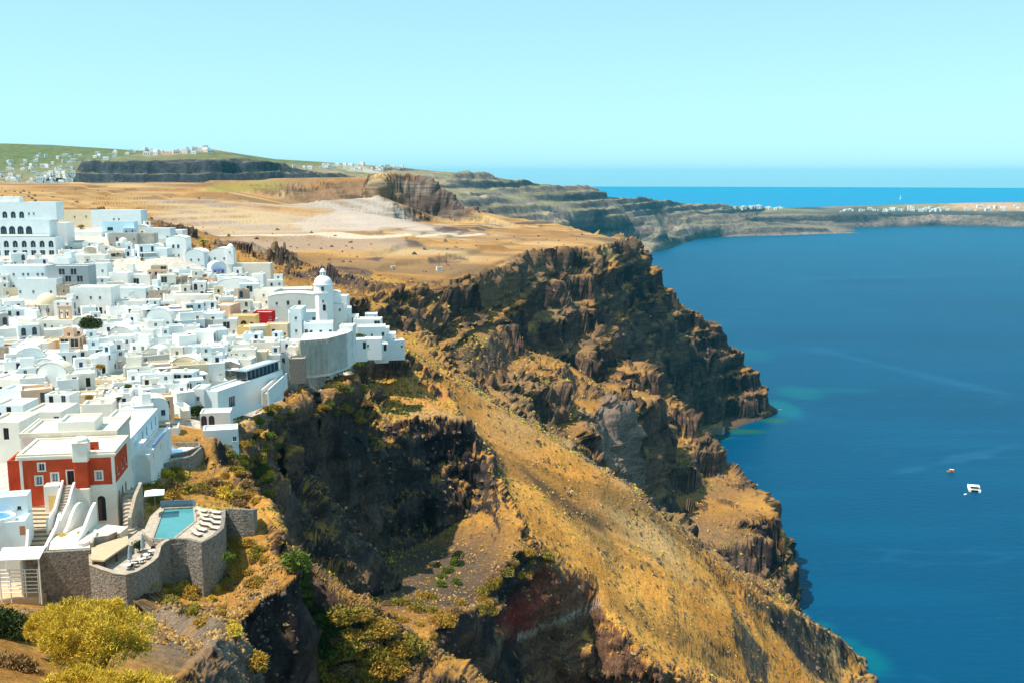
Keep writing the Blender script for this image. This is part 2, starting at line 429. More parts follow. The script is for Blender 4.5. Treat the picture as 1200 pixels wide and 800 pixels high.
# quarry: pale pumice
pum = blob(390,250,1120,230,.5) * (1 - sstep(0, .9, n1)) ; dab((.36,.30,.27), pum * sstep(-.2, .3, strip0 + .3) * .65)
dab((.50,.42,.36), blob(455,266,1080,80,.5) * .7)
dab((.42,.32,.25), blob(300,268,960,120,.6) * .6)
dab((.46,.40,.35), blob(440,245,1240,110,.5) * .85)
dab((.36,.28,.23), blob(240,262,900,160,.7) * .6 * sstep(-.3,.3,n1))
dab((.10,.075,.07), blob(470,287,860,26,.4))
strip = fbm(X * .14, Y, Z * 0, 42, 4, 510, .6) ; plat = sstep(560, 640, Y) * sstep(200, 215, Z)
dab((.20,.125,.07), plat * sstep(.05, .4, strip) * .75); dab((.52,.36,.15), plat * sstep(.1, .5, -strip) * .6)
dab((.13,.09,.075), quar * sstep(-.3, .3, fbm(X, Y, Z, 40, 4, 511)) * .9); dab((.30,.24,.20), quar * sstep(.1, .5, fbm(X, Y, Z*3, 30, 3, 512)) * .7)
def pz(pl, Y0, Y1, j=3): return box1(box1((inside(pl, PX + j * 3 * n1 * 2, PY + j * n1) & (Y > Y0) & (Y < Y1)).astype(float), 1, 0), 1, 1)
dab((.33,.235,.17), pz([(255,281),(470,277),(482,292),(300,298),(250,292)], 600, 1400) * .8)
for pl in ([(322,320),(400,312),(432,318),(440,331),(400,339),(330,334)], [(245,288),(270,286),(306,292),(262,298)], [(505,268),(560,262),(655,258),(652,263),(560,270),(520,273)], [(500,302),(545,300),(550,306),(505,308)], [(425,302),(450,300),(445,308)], [(355,333),(420,325),(436,342),(380,348)]):
    dab((.075,.055,.055), pz(pl, 450, 2000, 2) * sstep(-.35, .1, strip + .3 * n2) * .92)
dab((.46,.38,.33), pz([(340,262),(400,246),(440,238),(456,262),(440,272),(360,272)], 700, 1500) * .7)
# green vineyard strip, dark lava bands on the plateau
dab((.26,.22,.045), pz([(232,219),(300,213),(345,214),(330,220),(255,227)], 1100, 1800, 2) * .8)
for q in ((700,280,1150,35),):
    dab((.105,.085,.075), blob(*q, .35) * .88 * sstep(-.25,.1,np.abs(n1)-.05))
# track across the fields
roadl = np.abs(PY - (276 + 2 * n1)); dab((.52,.44,.34), (1 - sstep(.8, 1.8, roadl)) * sstep(225,240,PX) * (1 - sstep(560,600,PX)) * (Y > 700))
# red tuff
redp = inside([(578,737),(590,714),(610,692),(634,666),(652,672),(672,680),(694,688),(702,702),(676,716),(640,730),(606,742)], PX + 3 * n1 * 2, PY + 5 * n1) & (Y < 345) & (Y > 255)
dab((.17,.018,.012), box1(box1(redp.astype(float), 1, 0), 2, 1)); dab((.17,.085,.05), blob(690,760,318,46,.4) * rk * .8)
dab((.36,.29,.24), (inside([(606,742),(640,731),(676,717),(702,703),(705,708),(678,722),(642,737),(606,750)], PX, PY + 4 * n1) & (Y < 345) & (Y > 255)) * .7)
dab((.21,.15,.12), blob(735,525,620,62,.5) * sstep(.12,.3,steep))

dab((.19,.13,.10), blob(14,360,336,15,.4) * .9); dab((.16,.13,.11), blob(215,760,105,26,.5) * sstep(-.2,.2,n2 + .3) * .85)
# town paving and beach
dab((.52,.49,.45), flat * (1 - .9 * blob(14,360,336,15,.4)) * (1 - blob(184,484,238,10,.3)) * (1 - blob(212,510,216,13,.3)) * .9)
beach = (1 - sstep(1.5, 4, G[..., 2])) * sstep(1000, 1080, Y) * (PX < 850); dab((.36,.28,.21), beach * .6)
tipm = (1 - sstep(4, 14, G[..., 2])) * (PX > 846) * (Y > 1000); dab((.07,.05,.045), tipm * .85)
wet = 1 - sstep(.3, 1.6, G[..., 2]); dab((.05,.05,.04), wet * .7)
# dry red-brown soil by the end terraces
dab((.48,.20,.05), blob(480,450,372,26,.5) * (1 - rk) * .8)

# grey scree of the bowl floor, with the cliff's shadow painted into its colour
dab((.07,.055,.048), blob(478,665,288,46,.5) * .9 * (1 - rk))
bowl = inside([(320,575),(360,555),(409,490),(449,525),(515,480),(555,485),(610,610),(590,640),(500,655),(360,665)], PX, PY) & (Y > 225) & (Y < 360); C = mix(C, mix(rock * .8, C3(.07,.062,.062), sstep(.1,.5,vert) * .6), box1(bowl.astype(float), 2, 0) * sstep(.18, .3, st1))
dab((.09,.05,.035), pz([(604,545),(614,549),(660,582),(706,616),(712,624),(696,620),(650,590)], 330, 460, 1) * .85)

def terrain_mat(name, bumpd=.5, s1=.9, s2=.25, crack=True):
    m = bpy.data.materials.new(name); nt, Nn, L, b = nodes_of(m)
    g = Nn.new('ShaderNodeNewGeometry'); a = Nn.new('ShaderNodeAttribute'); a.attribute_name = 'Col'
    z1 = Nn.new('ShaderNodeTexNoise'); z1.inputs['Scale'].default_value = s1; z1.inputs['Detail'].default_value = 9; z1.inputs['Roughness'].default_value = .7
    L.new(g.outputs['Position'], z1.inputs['Vector'])
    mp = Nn.new('ShaderNodeMapRange'); mp.inputs['From Min'].default_value = .3; mp.inputs['From Max'].default_value = .7; mp.inputs['To Min'].default_value = .58; mp.inputs['To Max'].default_value = 1.42
    L.new(z1.outputs['Fac'], mp.inputs['Value'])
    z3 = Nn.new('ShaderNodeTexNoise'); z3.inputs['Scale'].default_value = s1 * 7; z3.inputs['Detail'].default_value = 6; z3.inputs['Roughness'].default_value = .75
    L.new(g.outputs['Position'], z3.inputs['Vector'])
    m3 = Nn.new('ShaderNodeMapRange'); m3.inputs['From Min'].default_value = .3; m3.inputs['From Max'].default_value = .7; m3.inputs['To Min'].default_value = .55; m3.inputs['To Max'].default_value = 1.45
    L.new(z3.outputs['Fac'], m3.inputs['Value'])
    mm = Nn.new('ShaderNodeMath'); mm.operation = 'MULTIPLY'; L.new(mp.outputs['Result'], mm.inputs[0]); L.new(m3.outputs['Result'], mm.inputs[1]); mp = mm; mp_out = mm.outputs[0]
    mx = Nn.new('ShaderNodeVectorMath'); mx.operation = 'SCALE'
    csrc = a.outputs['Color']
    if crack:          # thin beds and cracks of the rock itself
        mpz = Nn.new('ShaderNodeMapping'); mpz.inputs['Scale'].default_value = (.05, .05, .55); L.new(g.outputs['Position'], mpz.inputs['Vector'])
        wv = Nn.new('ShaderNodeTexNoise'); wv.inputs['Scale'].default_value = s1 * .8; wv.inputs['Detail'].default_value = 7; wv.inputs['Roughness'].default_value = .6; L.new(mpz.outputs['Vector'], wv.inputs['Vector'])
        mw = Nn.new('ShaderNodeMapRange'); mw.inputs['From Min'].default_value = .3; mw.inputs['From Max'].default_value = .7; mw.inputs['To Min'].default_value = .5; mw.inputs['To Max'].default_value = 1.5; L.new(wv.outputs['Fac'], mw.inputs['Value'])
        vc = Nn.new('ShaderNodeTexVoronoi'); vc.feature = 'DISTANCE_TO_EDGE'; vc.inputs['Scale'].default_value = s1 * .38; vc.inputs['Randomness'].default_value = 1
        nd = Nn.new('ShaderNodeTexNoise'); nd.inputs['Scale'].default_value = s1 * .8; nd.inputs['Detail'].default_value = 4; L.new(g.outputs['Position'], nd.inputs['Vector'])
        va = Nn.new('ShaderNodeVectorMath'); va.operation = 'MULTIPLY_ADD'; L.new(nd.outputs['Color'], va.inputs[0]); va.inputs[1].default_value = (3 / s1, 3 / s1, 3 / s1); L.new(g.outputs['Position'], va.inputs[2]); L.new(va.outputs[0], vc.inputs['Vector'])
        mc = Nn.new('ShaderNodeMapRange'); mc.inputs['From Max'].default_value = .05; mc.inputs['To Min'].default_value = .55; mc.inputs['To Max'].default_value = 1.; L.new(vc.outputs['Distance'], mc.inputs['Value'])
        mcw = Nn.new('ShaderNodeMath'); mcw.operation = 'MULTIPLY'; L.new(mw.outputs['Result'], mcw.inputs[0]); L.new(mc.outputs['Result'], mcw.inputs[1])
        bl = Nn.new('ShaderNodeMix'); bl.data_type = 'FLOAT'; bl.inputs[2].default_value = 1.; L.new(a.outputs['Alpha'], bl.inputs[0]); L.new(mcw.outputs[0], bl.inputs[3])
        vs_ = Nn.new('ShaderNodeVectorMath'); vs_.operation = 'SCALE'; L.new(a.outputs['Color'], vs_.inputs[0]); L.new(bl.outputs[0], vs_.inputs['Scale']); csrc = vs_.outputs[0]
    L.new(csrc, mx.inputs[0]); L.new(mp_out, mx.inputs['Scale'])
    L.new(mx.outputs[0], b.inputs['Base Color'])
    b.inputs['Roughness'].default_value = .95; b.inputs['Specular IOR Level'].default_value = .1
    z2 = Nn.new('ShaderNodeTexNoise'); z2.inputs['Scale'].default_value = s2; z2.inputs['Detail'].default_value = 12; z2.inputs['Roughness'].default_value = .72
    L.new(g.outputs['Position'], z2.inputs['Vector'])
    vo = Nn.new('ShaderNodeTexVoronoi'); vo.inputs['Scale'].default_value = s1 * .55
    L.new(g.outputs['Position'], vo.inputs['Vector'])
    ad = Nn.new('ShaderNodeMath'); ad.operation = 'MULTIPLY_ADD'; ad.inputs[1].default_value = -.25
    L.new(vo.outputs['Distance'], ad.inputs[0]); L.new(z2.outputs['Fac'], ad.inputs[2])
    hs = ad.outputs[0]
    if crack:
        v3 = Nn.new('ShaderNodeTexVoronoi'); v3.inputs['Scale'].default_value = s1 * .75; L.new(va.outputs[0], v3.inputs['Vector'])
        sc3 = Nn.new('ShaderNodeSeparateColor'); L.new(v3.outputs['Color'], sc3.inputs[0])
        m4 = Nn.new('ShaderNodeMath'); m4.operation = 'MULTIPLY'; L.new(sc3.outputs[0], m4.inputs[0]); L.new(a.outputs['Alpha'], m4.inputs[1])
        m5 = Nn.new('ShaderNodeMath'); m5.operation = 'MULTIPLY_ADD'; m5.inputs[1].default_value = .7; L.new(m4.outputs[0], m5.inputs[0]); L.new(hs, m5.inputs[2]); hs = m5.outputs[0]
    bp = Nn.new('ShaderNodeBump'); bp.inputs['Strength'].default_value = 1; bp.inputs['Distance'].default_value = bumpd
    L.new(hs, bp.inputs['Height']); L.new(bp.outputs['Normal'], b.inputs['Normal'])
    return m
keep = G[..., 2] > -12
rka = np.clip(np.maximum(rk, sea_slope * .3) * (1 - flat), 0, 1)
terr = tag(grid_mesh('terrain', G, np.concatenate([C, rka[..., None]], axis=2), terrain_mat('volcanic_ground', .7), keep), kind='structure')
terr['label'] = 'golden grass slopes and dark volcanic cliffs falling to the sea'
gG, gC, gst = G, C, st1; gspur = spur; gn2 = n2
n_patch = n1 + .5 * n3
blob0 = np.clip(blob(140,620,147,22,.2) + blob(90,700,120,12,.3) + blob(390,250,1120,230,.3), 0, 1)
# ------------------------------------------------------------------ far coast
far_lines = [
    # skyline
    P((-500,172,3300),(0,168,3200),(60,170,3200),(130,178,3050),(200,178,2950),(250,175,2900),(285,181,2950),(330,190,3100),(370,197,3300),(400,194,3400),(440,194,3550),(480,198,3650),(540,203,3800),(570,206,3900),(600,213,4000),(640,217,4200),(700,221,4400),(712,231,4500),(760,234,5000),(800,238,5400),(850,241,5700),(900,244,6100),(1000,247,6400),(1090,245,6400),(1130,238,6500),(1200,237,6600),(1400,237,6600)),
    # shore
    S((700,300,0),(740,294,0),(757,291,0),(777,290,0),(779,284,0),(779,278,0),(830,277,0),(860,275,0),(878,273,0),(880,269,0),(895,267.5,0),(1000,267,0),(1100,265,0),(1200,266,0),(1400,268,0)),
    # foot of sunlit hill cliffs
    P((-300,222,2300),(0,222,2350),(60,218,2420)),
    P((84,202,2490),(110,192,2500),(150,189,2510),(200,188,2520),(250,186,2520),(290,186,2600),(330,195,2700),(400,199,2900)),
    P((84,216,2455),(140,218,2460),(240,220,2465),(290,218,2520),(330,214,2620)),
    # cliff brow above the shore
    P((640,245,3600),(700,250,3900),(740,258,4080),(775,266,4180),(800,262,4700),(840,262,4950),(876,262,5150),(882,254,5810),(1000,252,5880),(1100,251,6100),(1200,252,6020),(1400,254,6000)),
]
far_pts = P((-300,215,2150),(0,226,2150),(200,224,2200),(400,218,2300),(480,220,2700),(520,230,2900),(560,235,3200),(600,240,3400),(450,210,3100),(520,215,3500),(600,228,3800),(660,232,4000),(40,195,2800),(0,200,2700),(-200,195,2800),(120,186,2700))
far_pts += [Vector(p) for p in [(-2500,2100,240),(-1200,2050,230),(-500,2050,220),(-100,2050,60),(100,2100,-30),(330,2600,-25),(380,3200,-25),(500,3800,-25),(700,4300,-30),(900,4800,-30),(1200,5200,-30),(2200,5400,-30),(5500,5400,-30),
   (-2500,5000,300),(0,6000,150),(500,7500,30),(2000,8500,20),(5500,8800,20),(-400,8800,-30),(2000,9300,-30),(8000,9300,-30),(-6000,9300,100)]]
usf = np.linspace(-.62, .62, 820)
gf = build_ground(far_lines, far_pts, usf, 2110, 9200, 1600, 420, (1, 1))
G = gf.G; N0 = normals(G); X, Y, Z = G[..., 0], G[..., 1], G[..., 2]
steep = 1 - N0[..., 2]; rocky = sstep(.012, .07, steep)
rb = fbm(X, Y, Z * .5, 260, 5, 300, .6, True); rv = fbm(X, Y, Z * .2, 90, 4, 310, .6, True)
stf = noise3(X * .0012, Y * .0012, Z * .045 + .6 * fbm(X, Y, Z * 0, 500, 2, 9), 330)
FF = facets(X + 30 * rb, Y + 30 * rv, Z, 95., 851, .5) * 20 + facets(X, Y, Z, 38., 861, .5) * 8
D = rocky * (.12 * FF + 15 * rb + 12 * rv + 10 * stf) + 2.5 * fbm(X, Y, Z, 200, 4, 320)
skyl = np.abs(Z - 295)
G = G + N0 * (D * sstep(-8, 25, Z) * .8)[..., None]
kf = (Z + 9 * fbm(X, Y, Z * 0, 700, 3, 18)) / 27.; G[..., 2] += ((np.floor(kf) + sstep(.34, .66, kf - np.floor(kf))) - kf) * 27 * .75 * rocky * sstep(0, 20, Z)
N1 = normals(G); st1 = 1 - N1[..., 2]
wob = rv
n1 = fbm(X, Y, Z, 160, 5, 340, .6)
C = mix(mix(C3(.27, .22, .14), C3(.16, .16, .07), sstep(-.3, .4, n1)), mix(C3(.05, .052, .06), C3(.22, .17, .14), sstep(-.35, .5, stf + .6 * n1)), sstep(.02, .11, st1 + .03 * n1))
rockc = mix(C3(.045, .048, .055), C3(.20, .155, .125), sstep(-.3, .5, stf + .8 * n1)); C = mix(C, rockc, sstep(4300, 5000, Y) * sstep(1.2, .2, np.abs(Z - 55) / 60.) * 0 + sstep(600, 1100, X) * sstep(5000, 5400, Y) * (1 - sstep(70, 95, Z)) * .9)
green = sstep(2500, 2800, Y) * (1 - sstep(-700, -500, X)); dab((.10,.13,.04), green * .8 * (1 - sstep(.06, .16, st1)))
dab((.40,.24,.18), blob(210,186,2850,190,.5) * .7); dab((.55,.47,.40), blob(130,192,2780,90,.5) * .7); dab((.6,.55,.48), blob(430,200,3350,170,.6) * .6 * sstep(-.2,.3,n1))
dab((.50,.30,.18), blob(1160,239,6450,420,.5) * .8)
C = np.concatenate([C, np.clip(rocky, 0, 1)[..., None]], axis=2)
farland = tag(grid_mesh('far_coast', G, C, terrain_mat('far_cliff_rock', 9., .045, .02), G[..., 2] > -12), kind='structure')
farland['label'] = 'layered blue-grey cliffs and hills across the bay'
gF, nF = G, N1

# ------------------------------------------------------------------ sea
rr = np.concatenate([np.linspace(150, 2200, 520), np.exp(np.linspace(math.log(2215), math.log(26000), 120))])
aa = np.linspace(R(-75), R(75), 620)
AX = np.sin(aa)[:, None] * rr[None, :]; AY = np.cos(aa)[:, None] * rr[None, :]
SG = np.stack([AX, AY, np.zeros_like(AX)], axis=2)
X, Y, Z = SG[..., 0], SG[..., 1], SG[..., 2]
deep = C3(.0, .054, .132)
C = np.broadcast_to(deep, SG.shape).copy()
sn = fbm(X, Y, Z, 70, 4, 400, .6); st = fbm(X * .25, Y * 1.3, Z, 60, 3, 410, .6)
C = mix(C, C3(.0, .070, .155), sstep(-.1, .5, st) * .45)
C = mix(C, C3(.0, .041, .10), sstep(.0, .5, fbm(X*.5, Y, Z, 260, 3, 420)) * .4)
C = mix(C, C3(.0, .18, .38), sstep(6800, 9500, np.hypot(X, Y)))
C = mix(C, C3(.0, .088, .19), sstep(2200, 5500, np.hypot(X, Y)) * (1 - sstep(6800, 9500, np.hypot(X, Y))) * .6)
def shoal(px, py, rx, ry, col, a):
    global C
    c = at(px, py, z=0); d = np.sqrt(((X - c.x) / rx) ** 2 + ((Y - c.y) / ry) ** 2) + .35 * sn
    C = mix(C, C3(*col), (1 - sstep(.35, 1, d)) * a)
T1 = (.0,.115,.15); T2 = (.015,.09,.055)
shoal(918,478,26,70,T1,.7); shoal(935,460,44,60,T1,.55); shoal(985,457,80,26,T1,.3); shoal(880,415,45,80,T1,.35)
shoal(870,505,40,16,T2,.9); shoal(838,512,26,16,T2,.95); shoal(818,522,16,22,T2,.8)
shoal(935,722,11,26,T1,.8); shoal(962,734,16,14,T1,.6); shoal(990,752,16,12,T1,.6); shoal(1018,772,16,28,T1,.75); shoal(905,492,22,18,T2,.8)
def streak(p0, p1, wd, a):
    global C
    p, q = at(*p0, z=0), at(*p1, z=0); d = q - p; L_ = d.length; t = ((X - p.x) * d.x + (Y - p.y) * d.y) / L_ ** 2; dd = np.abs((X - p.x) * d.y - (Y - p.y) * d.x) / L_ + 26 * sn
    C = mix(C, C3(.02, .12, .24), (1 - sstep(0, wd, dd)) * sstep(-.05, .2, t) * sstep(1.05, .8, t) * a) if True else C
streak((940,405), (1210,470), 30, .22); streak((880,330), (1210,318), 40, .18); streak((1020,560), (1200,520), 12, .25)
# foam line and ripples
ft = fbm(X, Y, Z, 14, 3, 430); dist_ = np.abs(fbm(X * .3, Y * 1.6, Z, 120, 4, 440, .55)); C = mix(C, C3(.01, .10, .22), sstep(.02, .0, dist_) * .25)
sm = bpy.data.materials.new('sea_water'); nt, Nn, L, b = nodes_of(sm)
a = Nn.new('ShaderNodeAttribute'); a.attribute_name = 'Col'; L.new(a.outputs['Color'], b.inputs['Base Color'])
b.inputs['Roughness'].default_value = .38; b.inputs['IOR'].default_value = 1.33; b.inputs['Specular IOR Level'].default_value = .07
g = Nn.new('ShaderNodeNewGeometry'); mpn = Nn.new('ShaderNodeMapping'); mpn.inputs['Scale'].default_value = (.5, 1, 1)
L.new(g.outputs['Position'], mpn.inputs['Vector'])
z1 = Nn.new('ShaderNodeTexNoise'); z1.inputs['Scale'].default_value = .16; z1.inputs['Detail'].default_value = 10; z1.inputs['Roughness'].default_value = .62
L.new(mpn.outputs['Vector'], z1.inputs['Vector'])
bp = Nn.new('ShaderNodeBump'); bp.inputs['Strength'].default_value = .7; bp.inputs['Distance'].default_value = 1.2
L.new(z1.outputs['Fac'], bp.inputs['Height']); L.new(bp.outputs['Normal'], b.inputs['Normal'])
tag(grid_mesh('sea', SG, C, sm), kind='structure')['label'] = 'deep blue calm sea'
# ------------------------------------------------------------------ building kit
class MB:
    def __init__(s): s.v = []; s.f = []; s.m = []; s.M = Matrix()
    def add(s, pts, faces, mi=0):
        o = len(s.v); s.v += [tuple(s.M @ Vector(p)) for p in pts]
        for f in faces: s.f.append([o + k for k in f]); s.m.append(mi)
    def quad(s, a, b, c, d, mi=0): s.add([a, b, c, d], [(0, 1, 2, 3)], mi)
    def box(s, x0, x1, y0, y1, z0, z1, mi=0):
        s.add([(x0,y0,z0),(x1,y0,z0),(x1,y1,z0),(x0,y1,z0),(x0,y0,z1),(x1,y0,z1),(x1,y1,z1),(x0,y1,z1)],
              [(0,3,2,1),(4,5,6,7),(0,1,5,4),(1,2,6,5),(2,3,7,6),(3,0,4,7)], mi)
    def prism(s, poly, z0, z1, mi=0):
        n = len(poly); z0 = [z0] * n if not hasattr(z0, '__len__') else z0; z1 = [z1] * n if not hasattr(z1, '__len__') else z1
        ar = sum(poly[i][0] * poly[(i+1) % n][1] - poly[(i+1) % n][0] * poly[i][1] for i in range(n))
        if ar < 0: poly = poly[::-1]; z0 = z0[::-1]; z1 = z1[::-1]
        s.add([(p[0], p[1], z) for p, z in zip(poly, z0)] + [(p[0], p[1], z) for p, z in zip(poly, z1)],
              [tuple(range(n))[::-1], tuple(range(n, 2 * n))] + [(i, (i+1) % n, n + (i+1) % n, n + i) for i in range(n)], mi)
    def ribbon(s, pts, t, z0, z1, mi=0):
        """wall of thickness t along a polyline; z0, z1 scalars or per point lists"""
        n = len(pts); P2 = [Vector((p[0], p[1])) for p in pts]
        z0 = [z0] * n if not hasattr(z0, '__len__') else z0; z1 = [z1] * n if not hasattr(z1, '__len__') else z1
        L = []; Rr = []
        for i in range(n):
            d = (P2[min(i+1, n-1)] - P2[max(i-1, 0)]).normalized(); q = Vector((-d.y, d.x)) * t / 2
            L.append(P2[i] + q); Rr.append(P2[i] - q)
        V = []
        for i in range(n): V += [(Rr[i].x, Rr[i].y, z0[i]), (L[i].x, L[i].y, z0[i]), (L[i].x, L[i].y, z1[i]), (Rr[i].x, Rr[i].y, z1[i])]
        Fs = [(0, 1, 2, 3)[::-1], tuple(4 * (n-1) + k for k in (0, 1, 2, 3))]
        for i in range(n - 1):
            a = 4 * i; b = a + 4
            for k in range(4):
                k2 = (k + 1) % 4; Fs.append((a + k, a + k2, b + k2, b + k))
        s.add(V, Fs, mi)
    def tube(s, a, b, r, n=6, mi=0, r2=None):
        a = Vector(a); b = Vector(b); r2 = r if r2 is None else r2
        d = (b - a).normalized(); q = d.orthogonal().normalized(); w = d.cross(q)
        V = [a + (q * math.cos(2*math.pi*k/n) + w * math.sin(2*math.pi*k/n)) * r for k in range(n)] + [b + (q * math.cos(2*math.pi*k/n) + w * math.sin(2*math.pi*k/n)) * r2 for k in range(n)]
        s.add(V, [(k, (k+1) % n, n + (k+1) % n, n + k) for k in range(n)] + [tuple(range(n))[::-1], tuple(range(n, 2*n))], mi)
    def lathe(s, prof, n=16, c=(0, 0, 0), mi=0, a0=0., sweep=2*math.pi):
        V = []; full = sweep > 6.28
        m = n if full else n + 1
        for r, z in prof:
            for k in range(m):
                t = a0 + sweep * k / n; V.append((c[0] + r * math.cos(t), c[1] + r * math.sin(t), c[2] + z))
        Fs = []
        for i in range(len(prof) - 1):
            for k in range(n):
                k2 = (k + 1) % m
                Fs.append((i*m + k, i*m + k2, (i+1)*m + k2, (i+1)*m + k))
        s.add(V, Fs, mi)
    def wall(s, p0, p1, z0, z1, holes=(), dep=.22, mi=0):
        """vertical wall from p0 to p1, outside on the right hand; holes (s0, s1, t0, t1, arched)"""
        p0 = Vector(p0); p1 = Vector(p1); L = (p1 - p0).length; d = (p1 - p0) / L; nin = Vector((-d.y, d.x))
        W = lambda u, t, k=0.: (p0.x + d.x*u + nin.x*k, p0.y + d.y*u + nin.y*k, t)
        hs = [h for h in holes if h[0] > .02 and h[1] < L - .02 and h[3] < z1 - .02]
        us_ = sorted({0., L, *[h[0] for h in hs], *[h[1] for h in hs]}); zs_ = sorted({z0, z1, *[h[2] for h in hs], *[h[3] for h in hs]})
        for i in range(len(us_) - 1):
            for j in range(len(zs_) - 1):
                cu = (us_[i] + us_[i+1]) / 2; ct = (zs_[j] + zs_[j+1]) / 2
                if any(h[0] < cu < h[1] and h[2] < ct < h[3] for h in hs): continue
                s.quad(W(us_[i], zs_[j]), W(us_[i+1], zs_[j]), W(us_[i+1], zs_[j+1]), W(us_[i], zs_[j+1]), mi)
        for a, b, t0, t1, arch in [(*h[:4], h[4] if len(h) > 4 else False) for h in hs]:
            tt = t1 if not arch else max(t1 - (b - a) / 2, t0 + .1)
            s.quad(W(a, t0), W(b, t0), W(b, t0, dep), W(a, t0, dep), mi)
            s.quad(W(a, tt), W(a, t0), W(a, t0, dep), W(a, tt, dep), mi)
            s.quad(W(b, t0), W(b, tt), W(b, tt, dep), W(b, t0, dep), mi)
            if not arch: s.quad(W(b, t1), W(a, t1), W(a, t1, dep), W(b, t1, dep), mi)
            else:
                n = 8; c = (a + b) / 2; r = (b - a) / 2; ry = t1 - tt
                arc = [(c - r * math.cos(math.pi * k / n), tt + ry * math.sin(math.pi * k / n)) for k in range(n + 1)]
                for k in range(n):
                    (u0, q0), (u1, q1) = arc[k], arc[k+1]
                    s.quad(W(u1, q1), W(u0, q0), W(u0, q0, dep), W(u1, q1, dep), mi)
                    cu = a if k < n / 2 else b
                    s.add([W(cu, t1), W(u0, q0), W(u1, q1)], [(0, 1, 2)], mi)
    def build(s, name, mats, parent=None, smooth=False, bevel=0):
        me = bpy.data.meshes.new(name); me.from_pydata(s.v, [], s.f)
        mats = mats if isinstance(mats, (list, tuple)) else [mats]
        for m in mats: me.materials.append(m)
        if len(mats) > 1: me.polygons.foreach_set('material_index', s.m)
        if smooth: me.polygons.foreach_set('use_smooth', [True] * len(me.polygons)); 
        me.update()
        o = link(bpy.data.objects.new(name, me), parent)
        if bevel:
            b = o.modifiers.new('soft', 'BEVEL'); b.width = bevel; b.segments = 2; b.limit_method = 'ANGLE'
        return o

M = {}
M['white'] = mat('whitewash', (.80, .80, .79), .9, .06, .35, .03, 3., spec=.1, dirt=(.70, .68, .64))
M['white2'] = mat('whitewash_fresh', (.85, .85, .84), .9, .03, .3, .03, 3., spec=.1)
M['cool'] = mat('whitewash_cool', (.72, .78, .80), .9, .06, .35, .03, 3., spec=.1)
M['warm'] = mat('whitewash_warm', (.80, .74, .65), .9, .08, .35, .03, 3., spec=.1)
M['cream'] = mat('cream_plaster', (.74, .60, .42), .9, .08, .4, .03, 3., spec=.1)
M['peach'] = mat('peach_plaster', (.72, .47, .32), .9, .08, .4, .03, 3., spec=.1)
M['yellow'] = mat('ochre_plaster', (.76, .52, .22), .9, .1, .4, .03, 3., spec=.1)
M['grey'] = mat('grey_plaster', (.42, .40, .37), .9, .12, .4, .04, 3., spec=.1)
M['red'] = mat('red_plaster', (.56, .08, .028), .9, .16, .5, .02, 4., spec=.1, dirt=(.42, .055, .022))
M['crimson'] = mat('crimson_plaster', (.50, .02, .02), .9, .1, .5, spec=.1)
M['roofw'] = mat('pale_roof_coat', (.80, .78, .73), .95, .1, .5, .02, 3., spec=.05, dirt=(.62, .58, .52))
M['roofc'] = mat('cream_roof_coat', (.76, .68, .56), .95, .1, .5, .02, 3., spec=.05, dirt=(.62, .53, .42))
M['paleb'] = mat('pale_blue_plaster', (.50, .70, .80), .9, .05, .5, spec=.1)
M['glass'] = mat('dark_glass', (.025, .035, .05), .15, .3, 1., spec=.5)
M['glassb'] = mat('blue_glass', (.12, .22, .30), .12, .2, .4, spec=.6)
M['wood'] = mat('brown_wood', (.12, .055, .03), .6, .3, 4.)
M['bluep'] = mat('blue_paint', (.05, .12, .34), .5, .2, 3.)
M['indigo'] = mat('indigo_cloth', (.08, .07, .30), .9, .2, 3.)
M['greyp'] = mat('grey_paint', (.30, .34, .37), .6, .1, 2.)
M['frame'] = mat('white_frame', (.80, .80, .78), .6, .04, 2.)
M['cloth'] = mat('white_cloth', (.82, .81, .78), .95, .04, 2.)
M['stone'] = mat('lava_stone', (.27, .235, .20), .95, .35, 2.6, .3, 3.5, dirt=(.10, .085, .075))
M['stoneb'] = mat('beige_stone', (.42, .35, .28), .95, .2, 1.2, .2, 1.6, dirt=(.27, .21, .16))
M['paving'] = mat('stone_paving', (.44, .38, .31), .9, .2, 1.4, .03, 5., dirt=(.30, .25, .20))
M['deck'] = mat('tan_deck', (.52, .38, .25), .85, .1, 1.4)
M['concrete'] = mat('retaining_concrete', (.50, .46, .40), .95, .18, .25, .05, 2., dirt=(.36, .33, .29))
M['pool'] = mat('pool_water', (.07, .27, .29), .05, .1, .5, .02, 2., spec=.5)
M['poolb'] = mat('pool_water_blue', (.08, .28, .62), .05, .06, .5, .02, 2., spec=.5)
M['metal'] = mat('grey_metal', (.25, .25, .26), .4, .1, 3., metal=.6)
M['terra'] = mat('terracotta', (.45, .18, .08), .9, .15, 3.)
M['dark'] = mat('dark_opening', (.02, .02, .025), .8, .2, 1.)
M['roofstone'] = mat('brown_roof', (.36, .30, .24), .95, .2, 1., .05)

